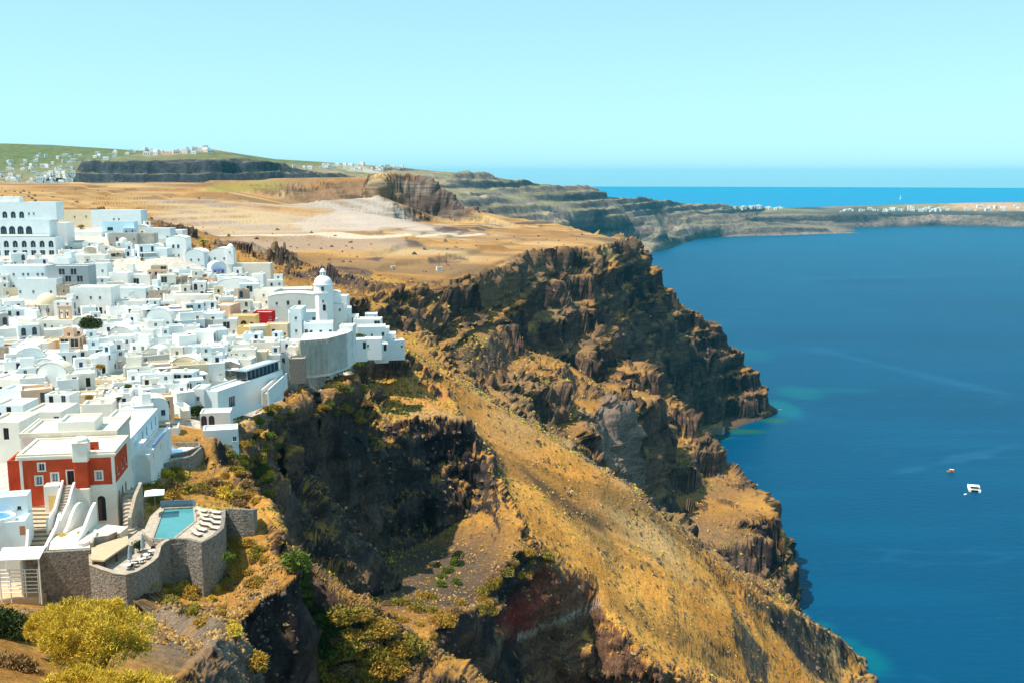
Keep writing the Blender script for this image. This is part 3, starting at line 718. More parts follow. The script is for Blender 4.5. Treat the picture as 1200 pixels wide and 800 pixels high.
# openings: (width, height, arched, frame material, pane material)
KINDS = {'w': (.85, 1.05, 0, 'frame', 'glass'), 'W': (1.0, 1.5, 0, 'greyp', 'glass'), 'b': (.9, 1.2, 0, 'bluep', 'glass'),
         'd': (1.0, 2.15, 0, 'bluep', 'dark'), 'D': (1.0, 2.2, 0, 'wood', 'dark'), 'L': (2.6, 1.5, 0, 'greyp', 'glass'),
         'G': (2.2, 2.3, 0, 'frame', 'glass'), 'a': (1.3, 2.3, 1, 'bluep', 'glass'), 'A': (2.2, 2.9, 1, 'frame', 'glass'),
         's': (.5, .5, 0, 'wood', 'dark'), 'C': (.9, 1.25, 0, 'frame', 'glassb'), 'o': (2.7, 3.9, 1, 'greyp', 'glass'), 'q': (2.7, 2.6, 0, 'frame', 'glass')}
_wm = {}
def win_mesh(k):
    if k in _wm: return _wm[k]
    w, h, arch, fm, pm = KINDS[k]
    mb = MB(); n = 8
    if arch:
        r = w / 2; ht = h - r
        out = [(-r, 0), (r, 0)] + [(r * math.cos(math.pi * i / n), ht + r * math.sin(math.pi * i / n)) for i in range(n + 1)]
        mb.add([(x, 0, z) for x, z in out], [tuple(range(len(out)))], 1)
        for i in range(n):
            a, b = (r * math.cos(math.pi * i / n), ht + r * math.sin(math.pi * i / n)), (r * math.cos(math.pi * (i+1) / n), ht + r * math.sin(math.pi * (i+1) / n))
            k_ = .88
            mb.quad((a[0], -.05, a[1]), (a[0] * k_, -.05, ht + (a[1] - ht) * k_), (b[0] * k_, -.05, ht + (b[1] - ht) * k_), (b[0], -.05, b[1]), 0)
        top = ht
    else:
        mb.quad((-w/2, 0, 0), (w/2, 0, 0), (w/2, 0, h), (-w/2, 0, h), 1); top = h
        mb.box(-w/2, w/2, -.06, -.004, h - .08, h - .003, 0)
    f = .08
    mb.box(-w/2 + .003, -w/2 + f, -.06, -.004, 0.003, top, 0); mb.box(w/2 - f, w/2 - .003, -.06, -.004, 0.003, top, 0)
    nb = max(1, int(round(w / .9)) - 1) if w > 1.2 else 1
    for i in range(nb):
        x = -w/2 + w * (i + 1) / (nb + 1); mb.box(x - .03, x + .03, -.05, -.006, .01, top - .01, 0)
    if not ('d' in k.lower()): mb.box(-w/2 - .08, w/2 + .08, -.28, -.062, -.08, -.003, 0)
    o = mb.build('door' if k in 'dD' else 'window', [M[fm], M[pm]])
    COL.objects.unlink(o); me = o.data; bpy.data.objects.remove(o)
    _wm[k] = me
    return me

def put_opening(k, pos, rz, parent):
    nm = 'door' if k in 'dD' else 'window'
    o = bpy.data.objects.new(nm, win_mesh(k)); o.location = pos; o.rotation_euler = (0, 0, rz)
    return link(o, parent)

def volume(root, x0, x1, y0, y1, z0, z1, wm, rm, ops, roof='flat', low=3.5, par=.45, dep=.22, wname='wall', bevel=0, rise=None):
    """one block of a building: walls with real openings, roof as its own part. ops = {side: [(kind, s, t), ...]}"""
    mb = MB(); w = x1 - x0; d = y1 - y0
    sides = {'f': ((x0, y0), (x1, y0), 0), 'r': ((x1, y0), (x1, y1), math.pi/2), 'b': ((x1, y1), (x0, y1), math.pi), 'l': ((x0, y1), (x0, y0), -math.pi/2)}
    for sd, (a, b, rz) in sides.items():
        hs = []; L = math.hypot(b[0]-a[0], b[1]-a[1]); dx, dy = (b[0]-a[0])/L, (b[1]-a[1])/L
        for k, sx, t in ops.get(sd, ()):
            kw, kh, arch = KINDS[k][:3]; t = max(t, .03)
            if sx - kw/2 < .12 or sx + kw/2 > L - .12 or z0 + t + kh > z1 - .15: continue
            if any(not (sx + kw/2 + .1 < h[0] or sx - kw/2 - .1 > h[1] or z0 + t + kh + .1 < h[2] or z0 + t - .1 > h[3]) for h in hs): continue
            hs.append((sx - kw/2, sx + kw/2, z0 + t, z0 + t + kh, arch))
            put_opening(k, (a[0] + dx*sx - dy*(dep-.02), a[1] + dy*sx + dx*(dep-.02), z0 + t), rz, root)
        mb.wall(a, b, z0 - low, z1, hs, dep)
    if roof == 'flat':
        t = min(.3, w * .12); zi = z1 - par
        ro = [(x0, y0), (x1, y0), (x1, y1), (x0, y1)]; ri = [(x0+t, y0+t), (x1-t, y0+t), (x1-t, y1-t), (x0+t, y1-t)]
        for i in range(4):
            j = (i+1) % 4
            mb.quad((*ro[i], z1), (*ro[j], z1), (*ri[j], z1), (*ri[i], z1)); mb.quad((*ri[i], z1), (*ri[j], z1), (*ri[j], zi), (*ri[i], zi))
        rb = MB(); rb.quad(*[(*p, zi + .003) for p in ri]); rb.build('roof', rm, root)
    elif roof == 'vault':
        n = 10; cx = (x0+x1)/2; r = w/2; rs = rise or r * .75
        arc = [(cx - r * math.cos(math.pi*k/n), z1 + rs * math.sin(math.pi*k/n)) for k in range(n+1)]
        for y in (y0, y1): mb.add([(a, y, z) for a, z in arc], [tuple(range(n+1)) if y == y1 else tuple(range(n+1))[::-1]])
        rb = MB()
        oa = [(cx - (r+.08) * math.cos(math.pi*k/n), z1 + .02 + (rs+.08) * math.sin(math.pi*k/n)) for k in range(n+1)]
        for k in range(n): rb.quad((oa[k][0], y0-.05, oa[k][1]), (oa[k][0], y1+.05, oa[k][1]), (oa[k+1][0], y1+.05, oa[k+1][1]), (oa[k+1][0], y0-.05, oa[k+1][1]))
        rb.build('roof', rm, root, smooth=True)
    elif roof == 'dome':
        mb.quad((x0, y0, z1), (x1, y0, z1), (x1, y1, z1), (x0, y1, z1))
        rb = MB(); r = min(w, d) * .42
        rb.lathe([(r, 0), (r, r*.35)] + [(r * math.cos(a_), r*.35 + r*.85 * math.sin(a_)) for a_ in [R(q) for q in (5, 20, 35, 50, 65, 80, 89.9)]], 18, ((x0+x1)/2, (y0+y1)/2, z1 + .003))
        rb.build('dome', rm, root, smooth=True)
    elif roof == 'gable':
        cx = (x0+x1)/2; rs = rise or w * .22
        for y in (y0, y1): mb.add([(x0, y, z1), (x1, y, z1), (cx, y, z1+rs)], [(0, 1, 2)])
        rb = MB(); rb.quad((x0-.1, y0-.1, z1), (x0-.1, y1+.1, z1), (cx, y1+.1, z1+rs+.05), (cx, y0-.1, z1+rs+.05)); rb.quad((cx, y0-.1, z1+rs+.05), (cx, y1+.1, z1+rs+.05), (x1+.1, y1+.1, z1), (x1+.1, y0-.1, z1))
        rb.build('roof', rm, root)
    return mb.build(wname, wm, root, bevel=bevel)

# where a sight line of the photograph meets the ground (smooth ground, used only to survey positions)
def ground_at(px, py, Y0=60, Y1=2000):
    d = at(px, py, 1.0) - Vector((0, 0, CZ)); d = d / d.y
    ys = gn.Ys[(gn.Ys > Y0) & (gn.Ys < Y1)]
    i = int(round(np.interp(d.x, gn.us, np.arange(len(gn.us)))))
    js = np.nonzero((gn.Ys > Y0) & (gn.Ys < Y1))[0]
    zr = CZ + d.z * ys
    hit = np.nonzero(gn.Z[i, js] >= zr)[0]
    k = hit[0] if len(hit) else len(ys) - 1
    return Vector((d.x * ys[k], ys[k], zr[k]))
# ------------------------------------------------------------------ town: surveyed buildings
ANCH = {}      # landmark phrase -> pixel centre
def site(x0, x1, ytop, ybase, Y=None, rz=0., dpt=6.):
    xc = (x0 + x1) / 2
    p = at(xc, ybase, Y) if Y else ground_at(xc, ybase)
    t = p.y / (cT + (400 - ybase) / F * sT)
    w = (x1 - x0) * t / F / math.cos(R(rz)); h = (ybase - ytop) * t / F / .985
    return p, w, h

def build_lm(name, label, cat, x0, x1, ytop, ybase, wm, rm='roofw', ops=None, Y=None, rz=0, dpt=6, roof='flat', low=4, anchor=None, extra=None, group=None, auto=None, rise=None):
    p, w, h = site(x0, x1, ytop, ybase, Y, rz)
    root = tag(empty(name, p, R(rz)), label, cat, group)
    ops = dict(ops or {})
    if auto:                                     # auto = rows of (kinds, height fraction)
        L = ops.setdefault('f', [])
        for ks, fr in auto:
            n = len(ks)
            for i, k in enumerate(ks):
                if k != '.': L.append((k, w * (i + .5) / n, h * fr))
    volume(root, -w/2, w/2, 0, dpt, 0, h, M[wm], M[rm], ops, roof, low, rise=rise)
    if anchor: ANCH[anchor] = ((x0 + x1) / 2, (ytop + ybase) / 2)
    if extra: extra(root, w, dpt, h)
    OCC.append((x0 - 2, x1 + 2, ytop - 1, ybase + 5))
    return root, w, h
OCC = []
def chimney(root, x, y, z, m='white', h=.9):
    mb = MB(); mb.box(x-.3, x+.3, y-.3, y+.3, z-.4, z+h); mb.box(x-.38, x+.38, y-.38, y+.38, z+h+.001, z+h+.12); mb.build('chimney', M[m], root)

def arcade_ops(n, w, k, t): return [(k, w * (i + .5) / n, t) for i in range(n)]
# arcaded hotel, three stepped floors
def _hotel():
    p, w, h = site(0, 62, 278, 300)
    w = w * 1.35
    p = at(24, 300, p.y); sc_ = p.y / F
    root = tag(empty('arcaded_hotel', p, 0), 'pale hotel with three stepped storeys of tall arches at the far left edge', 'hotel')
    H = 22 * sc_
    volume(root, -w/2, w/2, 0, 9, 0, H, M['cool'], M['roofw'], {'f': [('A', w*(i+.5)/8, 3.6) for i in range(8)] + [('G', w*(i+.5)/8, .1) for i in range(8)]}, 'flat', 5)
    volume(root, -w/2, w/2-4, 4.5, 12, H, H + 19*sc_, M['cool'], M['roofw'], {'f': [('o', 1.2+3.6*(i+.5), .5) for i in range(5)]}, 'flat', 0)
    volume(root, -w/2, w/2-1.5, 6.5, 14, H + 19*sc_ + .002, H + 40*sc_, M['cool'], M['roofw'], {'f': [('A', 1.2+3.6*(i+.5), .8) for i in range(4)] + [('C', 19, 2.), ('C', 17, 2.)]}, 'flat', 0)
    bal = MB()
    bal.box(-w/2, w/2-4, 3.9, 4.1, H + .003, H + .9)
    bal.build('balcony_rail', M['white'], root)
    bx = MB(); bx.box(-w/2+3, -w/2+12, 9, 13, H + 40*sc_, H + 40*sc_+2.2); bx.build('rooftop_room', M['white'], root)
    ANCH['the arcaded hotel'] = (30, 270); OCC.append((-40, 66, 236, 312))
_hotel()
B = build_lm
B('cream_house', 'cream villa with three blue windows above the restaurant terrace', 'house', 68, 108, 247, 263, 'cream', 'roofc', Y=505, auto=[('CwC', .45)], anchor='the cream villa', dpt=8)
B('white_house', 'wide pale house with low stepped roof on the town skyline', 'house', 108, 166, 247, 268, 'cool', Y=500, auto=[('....ww....', .45)], dpt=9)
B('white_house', 'pale blue house with one wide dark window high on the hill', 'house', 120, 158, 260, 276, 'paleb', Y=475, auto=[('.L..C.', .35)], dpt=5, anchor='the pale blue house')
B('grey_house', 'beige grey house with tall doors under the pale blue house', 'house', 128, 161, 274, 293, 'grey', 'roofw', Y=455, auto=[('DD..D.', .02), ('.W..w', .55)], dpt=6)
B('grey_house', 'plain grey windowless block beside the beige terrace house', 'house', 160, 181, 274, 293, 'concrete', Y=458, dpt=7, rz=4)
B('restaurant', 'white restaurant with dark open veranda bays below the cream villa', 'restaurant', 74, 120, 272, 285, 'white2', Y=470, auto=[('.qqqq..', .1)], dpt=6)
B('white_house', 'white house with wide glass front right of the arcaded hotel', 'house', 80, 116, 286, 297, 'white', Y=445, auto=[('D.LL.', .1)], dpt=6)
B('white_house', 'tall blank white stair block against the arcaded hotel', 'house', 62, 80, 262, 297, 'white2', Y=452, dpt=8)
B('white_house', 'long white house with two windows and open terrace under grey house', 'house', 126, 172, 293, 318, 'white', Y=432, auto=[('.w..w..', .62), ('...GWG.', .1)], dpt=7, anchor='the long terrace house')
B('white_house', 'tall plain white house with two small windows at its foot', 'house', 171, 197, 292, 321, 'cool', Y=428, auto=[('.w.w.', .2)], dpt=7)
B('white_house', 'narrow three storey white house with stacked dark windows', 'house', 196, 219, 281, 318, 'white2', Y=436, auto=[('.WW.', .72), ('.ww.', .45), ('GGG', .04)], dpt=8, roof='vault', rise=1.2, anchor='the narrow three storey house')
B('white_house', 'white barrel gabled house with four windows beside narrow tall house', 'house', 218, 240, 299, 318, 'cool', Y=434, auto=[('.w.w.', .62), ('ww.w', .2)], dpt=9, roof='vault', rise=2.2)
B('white_house', 'pale house with blue shuttered window above the narrow tall house', 'house', 172, 200, 268, 283, 'cool', Y=480, auto=[('...b', .2)], dpt=8)
B('white_house', 'low white house with two dark slots at the town top edge', 'house', 196, 214, 270, 281, 'white2', Y=490, auto=[('.ww.', .4)], dpt=8)
B('boundary_wall', 'long beige garden wall at the edge of the dry fields', 'wall', 273, 317, 309, 321, 'warm', 'roofw', Y=445, dpt=5, anchor='the long beige wall')
B('white_house', 'long white barrel vaulted hall above the yellow arcade', 'house', 255, 299, 334, 345, 'white2', Y=388, auto=[('w.w...w', .2)], dpt=8, roof='vault', rise=2.4, anchor='the barrel vaulted hall')
B('white_house', 'sunlit white house with row of small dark windows and parapet', 'house', 320, 366, 339, 361, 'warm', Y=378, rz=12, auto=[('w.w.w.w', .6), ('.wWwW.w', .15)], dpt=9)
B('white_house', 'beige white corner house with three windows left of the church', 'house', 297, 322, 340, 363, 'warm', Y=372, rz=-14, auto=[('.w.', .65), ('.ww.', .3)], dpt=8)
B('crimson_house', 'low crimson house front between two white houses', 'house', 297, 319, 366, 378, 'crimson', 'roofw', Y=348, auto=[('.w..w', .25)], dpt=5, anchor='the crimson house')
B('peach_house', 'peach coloured house with two pale windows left of yellow arcade', 'house', 247, 271, 358, 381, 'peach', 'roofw', Y=345, rz=-10, auto=[('.CC.', .45), ('.CC.', .05)], dpt=8, anchor='the peach house')
B('yellow_arcade', 'ochre yellow building with three brown arches', 'house', 262, 300, 370, 386, 'yellow', 'roofc', Y=340, auto=[('aAAa', .05)], dpt=5, anchor='the yellow arcade')
B('yellow_house', 'plain ochre yellow block just below the yellow arcade', 'house', 278, 311, 383, 398, 'yellow', 'roofc', Y=326, dpt=5, rz=-6)
B('yellow_house', 'small cream yellow house with sloping front beside the crimson house', 'house', 311, 337, 380, 394, 'cream', 'roofc', Y=332, auto=[('.D.w', .05)], dpt=5)
# white houses round the retaining wall under the domed church
B('white_house', 'tall pale house with small arched window above the concrete retaining wall', 'house', 341, 354, 362, 399, 'cool', Y=322, auto=[('.w.', .65), ('.w.', .25)], dpt=8)
B('white_house', 'broad pale house with tall windows under the domed church', 'house', 340, 370, 366, 384, 'cool', Y=336, rz=14, auto=[('.WW..W', .35)], dpt=7)
B('white_house', 'pale house with narrow arched windows standing on the retaining wall', 'house', 357, 390, 379, 401, 'cool', Y=318, rz=8, auto=[('Wb.b.b', .45), ('w.w.w', .08)], dpt=7, anchor='the houses on the retaining wall')
B('white_house', 'little white house with square window at right end of retaining wall', 'house', 398, 414, 382, 402, 'white', Y=322, auto=[('.ww', .35)], dpt=6)
B('white_house', 'white terrace house with a row of doors right above the retaining wall', 'house', 378, 402, 389, 402, 'cool', Y=317, auto=[('wWwW', .15)], dpt=4)
B('white_house', 'bright white house left of the last cluster by the green tree', 'house', 414, 446, 374, 384, 'white2', Y=368, auto=[('.w.G', .1)], dpt=6)
B('white_house', 'pale blue-white cube house under the bright flat-roofed house', 'house', 420, 452, 383, 402, 'cool', Y=358, rz=8, auto=[('..w.W', .4)], dpt=7, anchor='the last cluster of houses')
B('white_house', 'low white house near the tip of the town', 'house', 448, 464, 391, 404, 'white', Y=366, rz=6, auto=[('.w.w', .3)], dpt=6)
B('white_house', 'lowest white house at the very tip of the town', 'house', 454, 474, 399, 409, 'cool', Y=362, rz=16, auto=[('G.w', .1)], dpt=5)
B('white_house', 'small white annex in front of the last cluster', 'house', 428, 447, 397, 408, 'white2', Y=345, rz=4, auto=[('w.G', .1)], dpt=5)
# left middle
B('white_house', 'long two storey pale building with tiny grey windows at left edge', 'house', -8, 54, 312, 341, 'cool', Y=368, auto=[('.w..w.ww.ww', .6), ('...w..w.w', .12)], dpt=8, anchor='the long pale building')
B('white_house', 'lower wing of the long pale building with three small windows', 'house', 22, 68, 327, 353, 'cool', Y=357, auto=[('w..w...w.', .35)], dpt=6)
B('glass_fronted_building', 'grey building with tall bluish glass bays between white roofs', 'building', 56, 104, 312, 331, 'greyp', 'roofw', Y=362, ops={'f': []}, auto=[('..GGGGG', .45), ('...GGGG', .02)], dpt=7, anchor='the glass-fronted building')
B('stone_house', 'bare brown stone building right of the old cream dome', 'house', 67, 84, 334, 354, 'stoneb', 'roofstone', Y=348, auto=[('.s.', .6), ('ss.', .3)], dpt=6)
B('white_house', 'broad white house with two storeys of dark doors right of stone building', 'house', 84, 132, 337, 374, 'white', Y=335, auto=[('.w..w.w..', .62), ('.aD.wDDw.', .16)], dpt=8, anchor='the broad two storey house')
B('white_house', 'white house with three wide glazed bays and roof terrace', 'house', 137, 172, 353, 371, 'white', Y=338, auto=[('L.w.L', .45)], dpt=6)
B('white_house', 'white upper house with terrace railing above the glazed bays', 'house', 116, 171, 338, 353, 'cool', Y=352, auto=[('..L..w.', .2)], dpt=6)
B('stone_wall', 'brown rubble stone wall panel in the middle of white roofs', 'wall', 174, 198, 341, 352, 'stoneb', 'roofstone', Y=352, dpt=2, auto=[('..s.', .6)])
B('white_wall', 'long rose white terrace wall right of the rubble panel', 'wall', 196, 246, 346, 358, 'warm', Y=350, dpt=5)
B('white_house', 'white house with six narrow dark doors below the broad house', 'house', 120, 148, 370, 386, 'white', Y=322, auto=[('.bb.bbb', .4), ('....G', .05)], dpt=6)
B('ochre_wall_house', 'ochre brown gable wall behind a white flat roof', 'house', 55, 73, 399, 418, 'yellow', 'roofw', Y=285, dpt=6, rz=10, auto=[('.s', .2)], anchor='the ochre gable wall')
B('white_house', 'long low white house with flat roof left of ochre gable', 'house', 15, 57, 402, 420, 'white', Y=280, dpt=7, auto=[('w.W..', .3)])
B('white_house', 'big blue-white cube house with pair of dark windows', 'house', 38, 72, 420, 446, 'cool', Y=262, rz=6, auto=[('..w.WW', .45), ('w....', .25)], dpt=8, anchor='the big cube house')
B('white_house', 'plain wide white cube house with roof clutter', 'house', 70, 105, 434, 458, 'cool', Y=256, rz=8, auto=[('......', .4)], dpt=7)
B('white_house', 'warm white house with tall narrow openings at left edge', 'house', -10, 27, 444, 470, 'warm', Y=236, rz=-8, auto=[('WDwDD', .25)], dpt=7, anchor='the warm-white corner house')
B('white_house', 'white house with row of dark doors under a planted terrace', 'house', 66, 90, 458, 478, 'cool', Y=240, rz=4, auto=[('GGw', .1)], dpt=6)
B('white_house', 'white house with arched front window above the red mansion', 'house', 84, 118, 473, 492, 'cool', Y=228, rz=8, auto=[('.GGG', .1)], dpt=6)
B('white_house', 'curved terrace house with arched window in the middle of the slope', 'house', 124, 152, 425, 450, 'cool', Y=272, rz=0, auto=[('.a..W', .3)], dpt=7, anchor='the curved terrace house')
B('white_house', 'cube house with big arched recess near the hillside gap', 'house', 132, 156, 468, 492, 'cool', Y=238, rz=8, auto=[('.A.w', .45)], dpt=7)
B('white_house', 'white veranda house with indigo awning on the upper slope', 'house', 178, 213, 402, 420, 'cool', Y=296, auto=[('.D..w', .1)], dpt=7)
B('white_house', 'white house with dark glazed porch and planted roof', 'house', 194, 222, 422, 438, 'white', Y=278, rz=4, auto=[('W.GG.', .05)], dpt=6, anchor='the glazed porch house')
B('white_house', 'white house with low parapet behind the left end of the red mansion', 'house', -14, 24, 494, 520, 'warm', 'roofc', Y=180, auto=[('w..D..', .2)], dpt=8)
B('white_house', 'flat cream roofed house behind the red mansion roof', 'house', 30, 72, 482, 500, 'warm', 'roofc', Y=192, auto=[('.w.W', .2)], dpt=8)
B('white_house', 'low white house left of the flat cream roofed house', 'house', -6, 28, 474, 490, 'cool', 'roofc', Y=206, auto=[('wD.', .1)], dpt=7)
B('terrace_wall_house', 'long low white terrace building in front of the arcaded hotel', 'house', 62, 124, 299, 309, 'white', Y=415, auto=[('..w...w.', .2)], dpt=6)
B('white_house', 'small white house left below the long terrace house', 'house', 104, 126, 309, 326, 'cool', Y=392, auto=[('.w', .4), ('D.', .02)], dpt=6)
B('white_house', 'plain white house with stair hood right of glass-fronted building', 'house', 128, 150, 320, 334, 'white2', Y=380, auto=[('w.G', .1)], dpt=6)
B('white_house', 'wide low white house with shaded porch left of rubble panel', 'house', 150, 176, 322, 334, 'white', Y=384, auto=[('.G..', .05)], dpt=6)
# the great white building over the cliff
def _great():
    p, w, h = site(232, 336, 440, 490, 262)
    rz = R(26)
    a = at(256, 485, 240); b = at(332, 459, 268)
    d = Vector((b.x - a.x, b.y - a.y)); w = d.length; ang = math.atan2(d.y, d.x)
    root = tag(empty('cliff_edge_building', (a.x, a.y, a.z), ang), 'great white building with smooth high wall and glass terrace on cliff edge', 'building')
    H1 = 5.6
    mb_ops = {'f': [('q', w * .2, .6)]}
    volume(root, 0, w, 0, 4.6, 0, H1, M['cool'], M['roofw'], mb_ops, 'flat', 2.5)
    gb = MB(); z = H1 + .003
    gb.box(w*.48, w*.98, 1., 4., z, z + 2.2, 1); gb.box(w*.46, w, .6, 4.4, z + 2.203, z + 2.45, 0)
    for i in range(9): x = w*.48 + i * w * .0625; gb.box(x - .08, x + .08, .85, .998, z, z + 2.2, 0)
    gb.build('glass_terrace', [M['greyp'], M['glass']], root)
    pl = MB(); pl.box(w*.52, w*.9, 1.2, 3.8, z + 2.453, z + 2.6); pl.build('roof_pool', M['paleb'], root)
    ANCH['the great cliff-edge building'] = (290, 460); OCC.append((252, 352, 430, 512))
    # stair down its right end
    st = MB(); q0 = at(336, 441, 270); q1 = at(314, 461, 250)
    r2 = tag(empty('outdoor_stair', q1, 0), 'white walled stair at right end of the great cliff building', 'stairs')
    v = q0 - q1
    st.ribbon([(0, 0), (v.x, v.y)], .3, [-3, v.z - 3], [1.0, v.z + 1.0]); st.ribbon([(-1.6, .3), (v.x - 1.6, v.y + .3)], .3, [-3, v.z - 3], [1.0, v.z + 1.0])
    st.build('parapet', M['white'], r2)
    sp = MB(); n = 18
    for i in range(n):
        f0, f1 = i / n, (i + 1) / n; sp.prism([(v.x*f0, v.y*f0), (v.x*f1, v.y*f1), (v.x*f1 - 1.5, v.y*f1 + .3), (v.x*f0 - 1.5, v.y*f0 + .3)], -3 + v.z * f0, v.z * f1)
    sp.build('steps', M['paving'], r2)
_great()
B('white_house', 'white tower-like house with small arched niches left of great building', 'house', 226, 240, 455, 490, 'white', Y=240, auto=[('.a.', .1), ('.w.', .6)], dpt=6)
B('white_house', 'lowest white house with arched doors under the great building', 'house', 236, 270, 483, 504, 'white', Y=228, rz=10, auto=[('aa..', .3)], dpt=5)
B('white_house', 'low white terrace house with parapet above the bamboo', 'house', 240, 278, 503, 521, 'cool', Y=215, rz=14, auto=[('....w', .2)], dpt=5)
B('white_house', 'steep white corner house at the end of the slope stair', 'house', 203, 226, 478, 508, 'cool', Y=238, rz=10, auto=[('w.', .7), ('W.', .2)], dpt=6)
B('stone_terrace_house', 'dark stone terrace house with parasols right of the great building', 'house', 340, 358, 420, 433, 'stone', 'paving', Y=287, rz=10, auto=[('GG', .2)], dpt=5)
B('white_house', 'white cube house right behind the domed church tower', 'house', 394, 407, 347, 366, 'white', Y=385, auto=[('.w', .4)], dpt=6)
B('white_house', 'low white house stepping down right of the domed church', 'house', 392, 412, 361, 374, 'cool', Y=372, rz=10, auto=[('w..', .4)], dpt=6)
B('white_house', 'white house with shaded porch above the last green tree', 'house', 404, 420, 370, 381, 'white2', Y=372, rz=6, auto=[('.G', .1)], dpt=5)
B('white_house', 'pale stepped house between the retaining wall and last cluster', 'house', 412, 430, 398, 410, 'cool', Y=338, rz=12, auto=[('w.D', .1)], dpt=5)
B('white_house', 'small bright house in the middle of the last cluster', 'house', 440, 456, 384, 394, 'white2', Y=376, rz=5, auto=[('.w.', .3)], dpt=5)
B('white_house', 'low pale house on the field side of the last cluster', 'house', 428, 442, 368, 376, 'cool', Y=388, rz=5, auto=[('w.w', .3)], dpt=5)
B('white_house', 'tiny white annex hanging left of the town tip house', 'house', 440, 455, 403, 412, 'white', Y=350, rz=14, auto=[('.D', .1)], dpt=4)

# concrete retaining wall
def _ret():
    a, b, c = at(352, 428, 300), at(384, 430, 304), at(406, 425, 314)
    root = tag(empty('retaining_wall', a, 0), 'tall bare concrete retaining wall below white houses', 'wall')
    mb = MB(); pts = [(0, 0), (b.x-a.x, b.y-a.y), (c.x-a.x, c.y-a.y), (c.x-a.x-1, c.y-a.y+5)]
    z1 = at(352, 399, 300).z - a.z
    mb.ribbon(pts, .7, -3, z1); mb.build('wall_face', M['concrete'], root)
    bt = MB()
    for k in range(1, 9):
        t = k / 9; q = Vector(pts[0]).lerp(Vector(pts[1]), t * 1.8) if t * 1.8 < 1 else Vector(pts[1]).lerp(Vector(pts[2]), t * 1.8 - 1) if t*1.8 < 2 else None
        if q is None: continue
        bt.box(q.x - .12, q.x + .12, q.y - .55, q.y - .36, -3, z1 - .1)
    bt.build('joint_ribs', M['concrete'], root)
    fl = MB(); fl.prism([(0, .3), (b.x-a.x, b.y-a.y+.3), (c.x-a.x, c.y-a.y+.3), (c.x-a.x+1, c.y-a.y+12), (-2, 16)], -4, z1 - .3); fl.build('terrace_floor', M['roofw'], root)
    ANCH['the concrete retaining wall'] = (380, 414); OCC.append((344, 416, 396, 436))
_ret()

# domed church with lantern tower
def _church():
    p = at(379, 372, 365); s = 365 / F
    root = tag(empty('domed_church', p, R(6)), 'white church with tall octagonal tower, dome and lantern', 'church')
    tw = 23 * s; H = 28 * s
    # square-octagonal tower
    mb = MB(); r = tw / 2 * 1.06
    mb.lathe([(r, -4), (r, H), (r + .35, H), (r + .35, H + .35), (r * .92, H + .35)], 8, (0, tw/2, 0), a0=R(22.5)); mb.build('tower', M['white2'], root)
    dr = MB(); z = H + .35; rd = r * .92
    dr.lathe([(rd, 0), (rd, 2.6), (rd + .25, 2.6), (rd + .25, 2.85), (rd*.97, 2.85)], 16, (0, tw/2, z)); dr.build('drum', M['white2'], root, smooth=False)
    dm = MB(); z2 = z + 2.85
    dm.lathe([(rd * .97 * math.cos(R(a)), rd * .95 * math.sin(R(a))) for a in (0, 15, 30, 45, 60, 72)], 20, (0, tw/2, z2)); dmo = dm.build('dome', M['white2'], root, smooth=True)
    ln = MB(); z3 = z2 + rd * .9; rl = .95
    for k in range(6):
        t = R(60 * k + 30); ln.tube((rl*math.cos(t), tw/2 + rl*math.sin(t), z3 - .2), (rl*math.cos(t), tw/2 + rl*math.sin(t), z3 + 1.3), .22)
    ln.lathe([(rl*.5, -.2), (rl*.5, 1.3)], 8, (0, tw/2, z3))
    ln.lathe([(rl+.25, 1.3), (rl+.25, 1.5), (rl*.95, 1.55), (rl*.75, 2.1), (rl*.4, 2.45), (.03, 2.6)], 12, (0, tw/2, z3)); ln.build('lantern', M['white2'], dmo, smooth=False)
    cr = MB(); cr.box(-.05, .05, tw/2-.05, tw/2+.05, z3+2.55, z3+3.5); cr.box(-.3, .3, tw/2-.04, tw/2+.04, z3+3.0, z3+3.1); cr.build('cross', M['metal'], dmo)
    for (k, x, z_) in (('W', 0, H + 1.3), ('w', 0, H * .62), ('D', .4, H * .28)):
        put_opening(k, (x, tw/2 - (r*.925 if z_ < H else rd) - .03, z_ if z_ < H else z + .7), 0, root)
    # nave behind and to the left, lower apse to the right
    volume(root, -tw/2 - 16, -tw/2 + 1.5, 1.5, 10, 2.0, H * .86, M['warm'], M['roofw'], {'f': [('w', 3, 2.5), ('W', 7, 2.5), ('W', 11, 2.5)]}, 'vault', 5, wname='nave_wall', rise=1.3)
    volume(root, tw/2 - 1, tw/2 + 4.5, 2.5, 9, 0, H * .52, M['white'], M['roofw'], {'f': [('w', 3.2, 1.8)]}, 'flat', 5, wname='apse_wall')
    volume(root, tw/2 - 1, tw/2 + 2.6, 3.5, 8, H*.52 + .003, H * .95, M['white2'], M['roofw'], {}, 'vault', 0, wname='side_chapel', rise=.8)
    ANCH['the domed church'] = (378, 345); OCC.append((358, 398, 316, 378))
_church()
